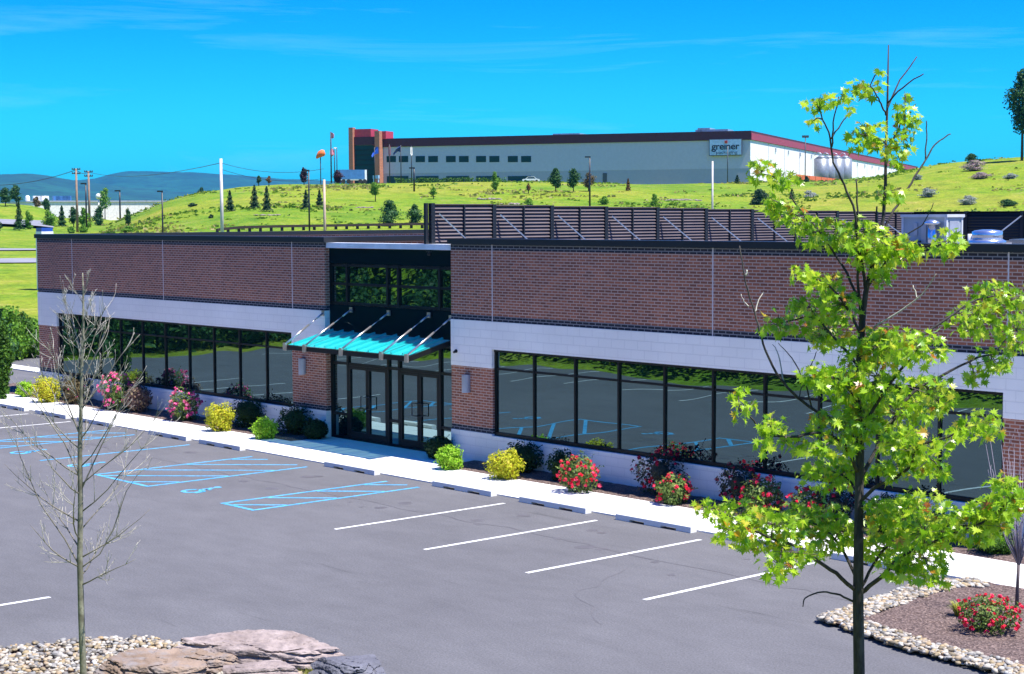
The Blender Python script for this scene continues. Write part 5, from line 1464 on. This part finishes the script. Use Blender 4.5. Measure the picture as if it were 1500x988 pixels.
# trailer truck, car, wind sock and flags
def on_plateau(u, d, y):  # a point d metres out whose height matches row y
    p = bearing(u, d); p.z = CAM.z + d*(hz(u)-y)/F_PX; return p
D = 372.0; s = D/F_PX
p = on_plateau(500, D, 270)
e = empty('box_truck', p, 'parked truck with long blue trailer and white cab below the brick tower', 'truck')
fx = (rt*1.0 + Vector((-rt.y, rt.x, 0))*.35).normalized(); fy = Vector((-fx.y, fx.x, 0))
TM = Matrix(((fx.x, fy.x, 0, p.x), (fx.y, fy.y, 0, p.y), (0,0,1,p.z), (0,0,0,1)))
m = MB(); m.box(-.5, -1.25, 1.0, 5.0, 1.25, 3.0, TM); m.build('trailer_body', MATS['trailer_blue'], e)
m = MB(); m.box(5.002, -1.25, .6, 5.45, 1.25, 3.0, TM); m.box(-.52, -1.2, .75, 5.0, 1.2, .998, TM); m.build('trailer_end', MATS['white_gloss'], e)
for k in (.3, 1.4, 4.0, 5.0):
    m = MB(); a = TM @ Vector((k, -1.28, .48)); b = TM @ Vector((k, -.95, .48)); m.tube([a, b], .48, 12); m.build('wheel', MATS['tyre_black'], e)
# white car
p = on_plateau(778, 380, 270)
e = empty('car', p, 'white car parked in front of the warehouse at the end of the hedge', 'car')
TM = Matrix(((rt.x, -rt.y, 0, p.x), (rt.y, rt.x, 0, p.y), (0,0,1,p.z+.15), (0,0,0,1)))
prof = [(-1.95,.45),(-1.9,.85),(-1.2,.98),(-.7,1.42),(.7,1.45),(1.25,1.0),(1.9,.85),(1.98,.45)]
m = MB()
A = [TM @ Vector((x, -.85, z)) for x, z in prof]; B = [TM @ Vector((x, .85, z)) for x, z in prof]
for i in range(len(prof)): j = (i+1) % len(prof); m.face([A[i], A[j], B[j], B[i]])
m.face(list(reversed(A))); m.face(B); m.build('body', MATS['white_gloss'], e)
m = MB(); m.face([TM @ Vector((x, -.856, z)) for x, z in ((-1.0,1.0),(1.05,1.0),(.62,1.37),(-.62,1.34))]); m.build('side_window', MATS['far_glass'], e)
for k in (-1.25, 1.25):
    m = MB(); m.tube([TM @ Vector((k, -.88, .42)), TM @ Vector((k, -.6, .42))], .33, 12); m.build('wheel', MATS['tyre_black'], e)
def flag(u, ytop, ybase, d, mat, fpts, label, pole_mat='wire', wpx=1.5, cat='flagpole', name='flagpole', cloth='flag'):
    s = d/F_PX; a = on_plateau(u, d, ybase); b = on_plateau(u, d, ytop)
    e = empty(name, a, label, cat, 'flagpoles by the warehouse' if cat == 'flagpole' else None)
    m = MB(); m.tube([a, (b.x, b.y, b.z)], [wpx*.55*s, wpx*.4*s], 6); m.build('pole', MATS[pole_mat], e)
    if fpts:
        m = MB(); P_ = [on_plateau(x, d - .25*math.sin(x*.9), y) for x, y in fpts]; m.face(P_)
        o = m.build(cloth, MATS[mat], e); sd = o.modifiers.new('thickness', 'SOLIDIFY'); sd.thickness = .05
flag(486, 195, 269, 362, 'flag_pink', [(486.3,196),(489,196.5),(491,199),(490.5,204),(488,205),(486.3,204)], 'tallest flagpole with a faded red and white flag left of the brick tower', wpx=2.2)
flag(491, 219, 269, 365, 'flag_pink', [(484.6,222),(488,219),(491,223),(490.8,228),(487,231),(484.6,228)], 'flagpole with a bunched red and white flag beside the tallest pole')
flag(494.5, 218, 269, 368, 'flag_white', [(490,217.5),(494.5,217.5),(494.5,219.5),(490,219.5)], 'thin mast with a short cross arm next to the two left flagpoles', cat='light mast', name='light_mast', cloth='cross_arm')
flag(549.5, 217, 269, 362, 'flag_blue', [(545,229),(549,222),(552,216),(555,217),(555.5,226),(551,227),(548,230),(546,232)], 'flagpole with a bright blue flag before the brick tower')
flag(571.5, 213, 269, 362, 'flag_red', [(570.2,215),(572.8,215),(573,228),(571,230.5),(570,226)], 'flagpole with a limp red flag at the first warehouse window')
flag(588, 214, 269, 362, 'flag_navy', [(577,226),(581,220),(585,216),(588,215.5),(588,224),(584,223),(580,226),(577.5,229)], 'flagpole with a navy blue and tan flag before the warehouse')
flag(603.5, 215, 269, 362, 'flag_white', [(602,217),(604.6,217),(605,228),(603,229),(601.8,226)], 'flagpole with a limp white flag, rightmost of the flags')
# wind sock
a = on_plateau(470.5, 350, 270); b = on_plateau(470.5, 350, 231); s = 350/F_PX
e = empty('wind_sock', a, 'orange wind sock on a thin pole left of the flags', 'wind sock')
m = MB(); m.tube([a, b], .10, 6); m.build('pole', MATS['wire'], e)
m = MB(); m.tube([on_plateau(x, 350, y) for x, y in ((477,224.5),(474,225.5),(470,227.5),(467,230.5),(464.5,233.5))], [3.2*s, 5.2*s, 4.8*s, 3.0*s, 1.1*s], 10); m.build('sock', MATS['sock_orange'], e)
# little sign board by the tower
p = on_plateau(551.5, 366, 268); m = MB(); m.box(p.x-.9, p.y-.1, p.z, p.x-.7, p.y+.1, p.z+.8); m.box(p.x+.7, p.y-.1, p.z, p.x+.9, p.y+.1, p.z+.8); m.box(p.x-1.0, p.y-.15, p.z+.8, p.x+1.0, p.y+.15, p.z+1.5)
o = m.build('notice_board', MATS['sign_board'], offset=p); tag(o, 'small pale notice board at the foot of the right brick tower fin', 'notice board')

# ------------------------------------------------------------------ valley buildings at left
D = 620.0
p0 = bearing(40, D); p1 = bearing(250, D+10)
m = MB(); ax = (p1-p0).normalized(); ay = Vector((-ax.y, ax.x, 0)); zt = CAM.z + D*(hz(100)-297)/F_PX
e = empty('valley_warehouse', (p0.x, p0.y, 5), 'long low white warehouse in the valley below the mountains', 'warehouse')
WM = Matrix(((ax.x, ay.x, 0, p0.x), (ax.y, ay.y, 0, p0.y), (0,0,1,0), (0,0,0,1))); LL = (p1-p0).length
m.box(0, 0, 2, LL, 60, zt, WM); m.build('wall', MATS['warehouse_white'], e)
m = MB(); m.box(-.4, -.4, zt+.01, LL, 60, zt+.5, WM); m.build('roof', MATS['lamp_grey'], e)
for k, (u, w) in enumerate(((87,1.2),(92,1.5),(97,1.4),(102,1.2),(105,.9),(58,1.5),(66,2))):
    q = bearing(u, 622); t = (q-p0).dot(ax); m = MB(); m.box(t-w, 4, zt+.51, t+w, 7, zt+2.2, WM); m.build('roof_unit', MATS['trailer_blue' if k < 5 else 'white_gloss'], e)
q = bearing(145, 560); z0 = terrain(q.x, q.y); zc = CAM.z+560*(hz(145)-289)/F_PX
e = empty('water_tank', (q.x, q.y, z0), 'white ball shaped water tank between the utility poles and a tree', 'water tank')
m = MB(); m.ball((q.x,q.y,zc), .95, .95, .95, 16, 10); m.build('ball', MATS['white_gloss'], e)
m = MB(); m.tube([(q.x,q.y,z0-1),(q.x,q.y,zc-.9)], .18, 8); m.build('stand', MATS['white_gloss'], e)
for u, y, lab in ((41, 291, 'left white domed tank above the valley trees'), (66.5, 291.5, 'right white domed tank above the valley trees')):
    q = bearing(u, 640); zc = CAM.z+640*(hz(u)-y)/F_PX; m = MB(); m.tube([(q.x,q.y,2),(q.x,q.y,zc),(q.x,q.y,zc+.5),(q.x,q.y,zc+.8)], [.85,.85,.7,.2], 14)
    o = m.build('domed_tank', MATS['white_gloss'], offset=(q.x,q.y,5)); tag(o, lab, 'tank', 'domed tanks')
q = bearing(64.5, 130); z0 = terrain(q.x, q.y); zt = CAM.z+130*(hz(64)-333.5)/F_PX; zm = CAM.z+130*(hz(64)-338.5)/F_PX
e = empty('portable_cabin', (q.x, q.y, z0), 'small white cabin with a blue roof showing over the left roof corner', 'cabin')
m = MB(); m.box(q.x-.47, q.y-.47, z0, q.x+.47, q.y+.47, zm, None); m.build('cabin_wall', MATS['white_gloss'], e)
m = MB(); m.box(q.x-.44, q.y-.44, zm+.005, q.x+.44, q.y+.44, zt); m.build('cabin_roof', MATS['blue_lid'], e)

# ------------------------------------------------------------------ wood behind the camera (seen in the glass)
m = MB(); rnd = random.Random(19)
for k in range(125):
    x = rnd.uniform(-125, -24); y = rnd.uniform(-29, -23.5)
    if k % 3 == 0: y = rnd.uniform(-44, -31)
    if k >= 95: x = rnd.uniform(-106, -74); y = rnd.uniform(-22, -9)
    z = terrain(x, y); h = rnd.uniform(5, 10); w = rnd.uniform(3, 5.5)
    m.tube([(x,y,z-.2),(x,y,z+h*.5)], [.16,.08], 6)
    for b in range(7):
        c = (x+rnd.gauss(0,w*.22), y+rnd.gauss(0,w*.22), z+h*rnd.uniform(.12,.92)); br = w*rnd.uniform(.22,.42)
        for q, v in crown_points(rnd, c, br, br, br*.8, 210, k+b, .4, .6): leaf_quad(m, q, v+Vector((rnd.gauss(0,.6), rnd.gauss(0,.6), rnd.gauss(.2,.6))), rnd.uniform(.2,.42), rnd)
for k in range(132):
    x = -128 + k*1.05 + rnd.uniform(-.4,.4); y = rnd.uniform(-22.4, -20.9)
    if k >= 98: x = rnd.uniform(-73, -68.5); y = -20 + (k-98)*.5
    z = terrain(x, y); w = rnd.uniform(1.6, 3); h = rnd.uniform(1.6, 3.6)
    for b in range(3):
        c = (x+rnd.gauss(0,.5), y+rnd.gauss(0,.4), z+h*(.25+.25*b)); br = w*.5
        for q, v in crown_points(rnd, c, br, br, h*.3, 90, k+b, .4, .5): leaf_quad(m, q, v+Vector((rnd.gauss(0,.6), rnd.gauss(0,.6), rnd.gauss(.2,.6))), rnd.uniform(.22,.45), rnd)
o = m.build('woodland', MATS['leaf_hill']); tag(o, 'dark green wood across the lot, seen reflected in the windows', 'woodland', kind='stuff')

# ------------------------------------------------------------------ air
hm, nt, out = nodes_of('haze_air')
v = N(nt, 'ShaderNodeVolumePrincipled'); v.inputs['Color'].default_value = (.0, .33, .70, 1); v.inputs['Density'].default_value = 6.0e-5
v.inputs['Anisotropy'].default_value = .0
L(nt, v.outputs[0], out.inputs['Volume'])
m = MB(); m.box(-11500, -11500, -8, 11500, 11500, 330); o = m.build('haze', hm); o['kind'] = 'stuff'; tag(o, 'thin bluish air between the lot and the mountains', 'haze')

# ------------------------------------------------------------------ light
SUN = Vector((1.0, .45, 2.55)).normalized()
el = math.asin(SUN.z); az = math.atan2(SUN.x, SUN.y)
sd = bpy.data.lights.new('sun', 'SUN'); sd.energy = 4.8; sd.angle = R(.53); sd.color = (1, .965, .90)
so = bpy.data.objects.new('sun', sd); COL.objects.link(so); so.location = (30, 10, 60)
so.rotation_euler = (-SUN).to_track_quat('-Z', 'Y').to_euler()
w = bpy.data.worlds.new('World'); SC.world = w; w.use_nodes = True
nt = w.node_tree; nt.nodes.clear()
out = nt.nodes.new('ShaderNodeOutputWorld'); bg = nt.nodes.new('ShaderNodeBackground')
sky = nt.nodes.new('ShaderNodeTexSky'); sky.sky_type = 'NISHITA'; sky.sun_disc = False
sky.sun_elevation = el; sky.sun_rotation = az; sky.altitude = 200; sky.air_density = 1.0; sky.dust_density = 0.1; sky.ozone_density = 2.5
hs = nt.nodes.new('ShaderNodeHueSaturation'); hs.inputs['Saturation'].default_value = 1.45
L(nt, sky.outputs[0], hs.inputs['Color'])
# thin cirrus
tc = nt.nodes.new('ShaderNodeTexCoord'); mpn = nt.nodes.new('ShaderNodeMapping'); mpn.inputs['Scale'].default_value = (1.2, 1.2, 16); mpn.inputs['Location'].default_value = (-.6, .5, .15)
L(nt, tc.outputs['Generated'], mpn.inputs['Vector'])
cn_ = N(nt, 'ShaderNodeTexNoise', Scale=3.2, Detail=8, Roughness=.62); cn_.inputs['Distortion'].default_value = .6; L(nt, mpn.outputs[0], cn_.inputs['Vector'])
cr = N(nt, 'ShaderNodeMapRange'); cr.inputs[1].default_value = .55; cr.inputs[2].default_value = .85; cr.inputs[4].default_value = .24; L(nt, cn_.outputs['Fac'], cr.inputs[0])
mx = N(nt, 'ShaderNodeMix', data_type='RGBA'); L(nt, cr.outputs[0], mx.inputs[0]); tn = nt.nodes.new('ShaderNodeMix'); tn.data_type = 'RGBA'; tn.blend_type = 'MULTIPLY'; tn.inputs[0].default_value = 1
L(nt, hs.outputs[0], tn.inputs[6])
tg = nt.nodes.new('ShaderNodeTexCoord'); sxz = nt.nodes.new('ShaderNodeSeparateXYZ'); L(nt, tg.outputs['Generated'], sxz.inputs[0])
zr = N(nt, 'ShaderNodeMapRange'); zr.inputs[1].default_value = .0; zr.inputs[2].default_value = .22; L(nt, sxz.outputs[2], zr.inputs[0])
tr_ = ramp(nt, zr.outputs[0], [(0, (.05, .50, .86)), (.6, (.015, .37, .80)), (1, (.05, .46, .90))]); L(nt, tr_.outputs[0], tn.inputs[7])
L(nt, tn.outputs[2], mx.inputs[6]); mx.inputs[7].default_value = (2.4, 4.4, 5.6, 1)
L(nt, mx.outputs[2], bg.inputs['Color']); bg.inputs['Strength'].default_value = .125
L(nt, bg.outputs[0], out.inputs[0])

SC.view_settings.view_transform = 'Standard'; SC.view_settings.look = 'None'
SC.view_settings.exposure = 1.13; SC.view_settings.gamma = 1.0; SC.view_settings.use_curve_mapping = False
SC.cycles.max_bounces = 8; SC.cycles.transparent_max_bounces = 8; SC.cycles.diffuse_bounces = 3; SC.cycles.volume_bounces = 0
SC.cycles.use_denoising = True
SC.render.film_transparent = False
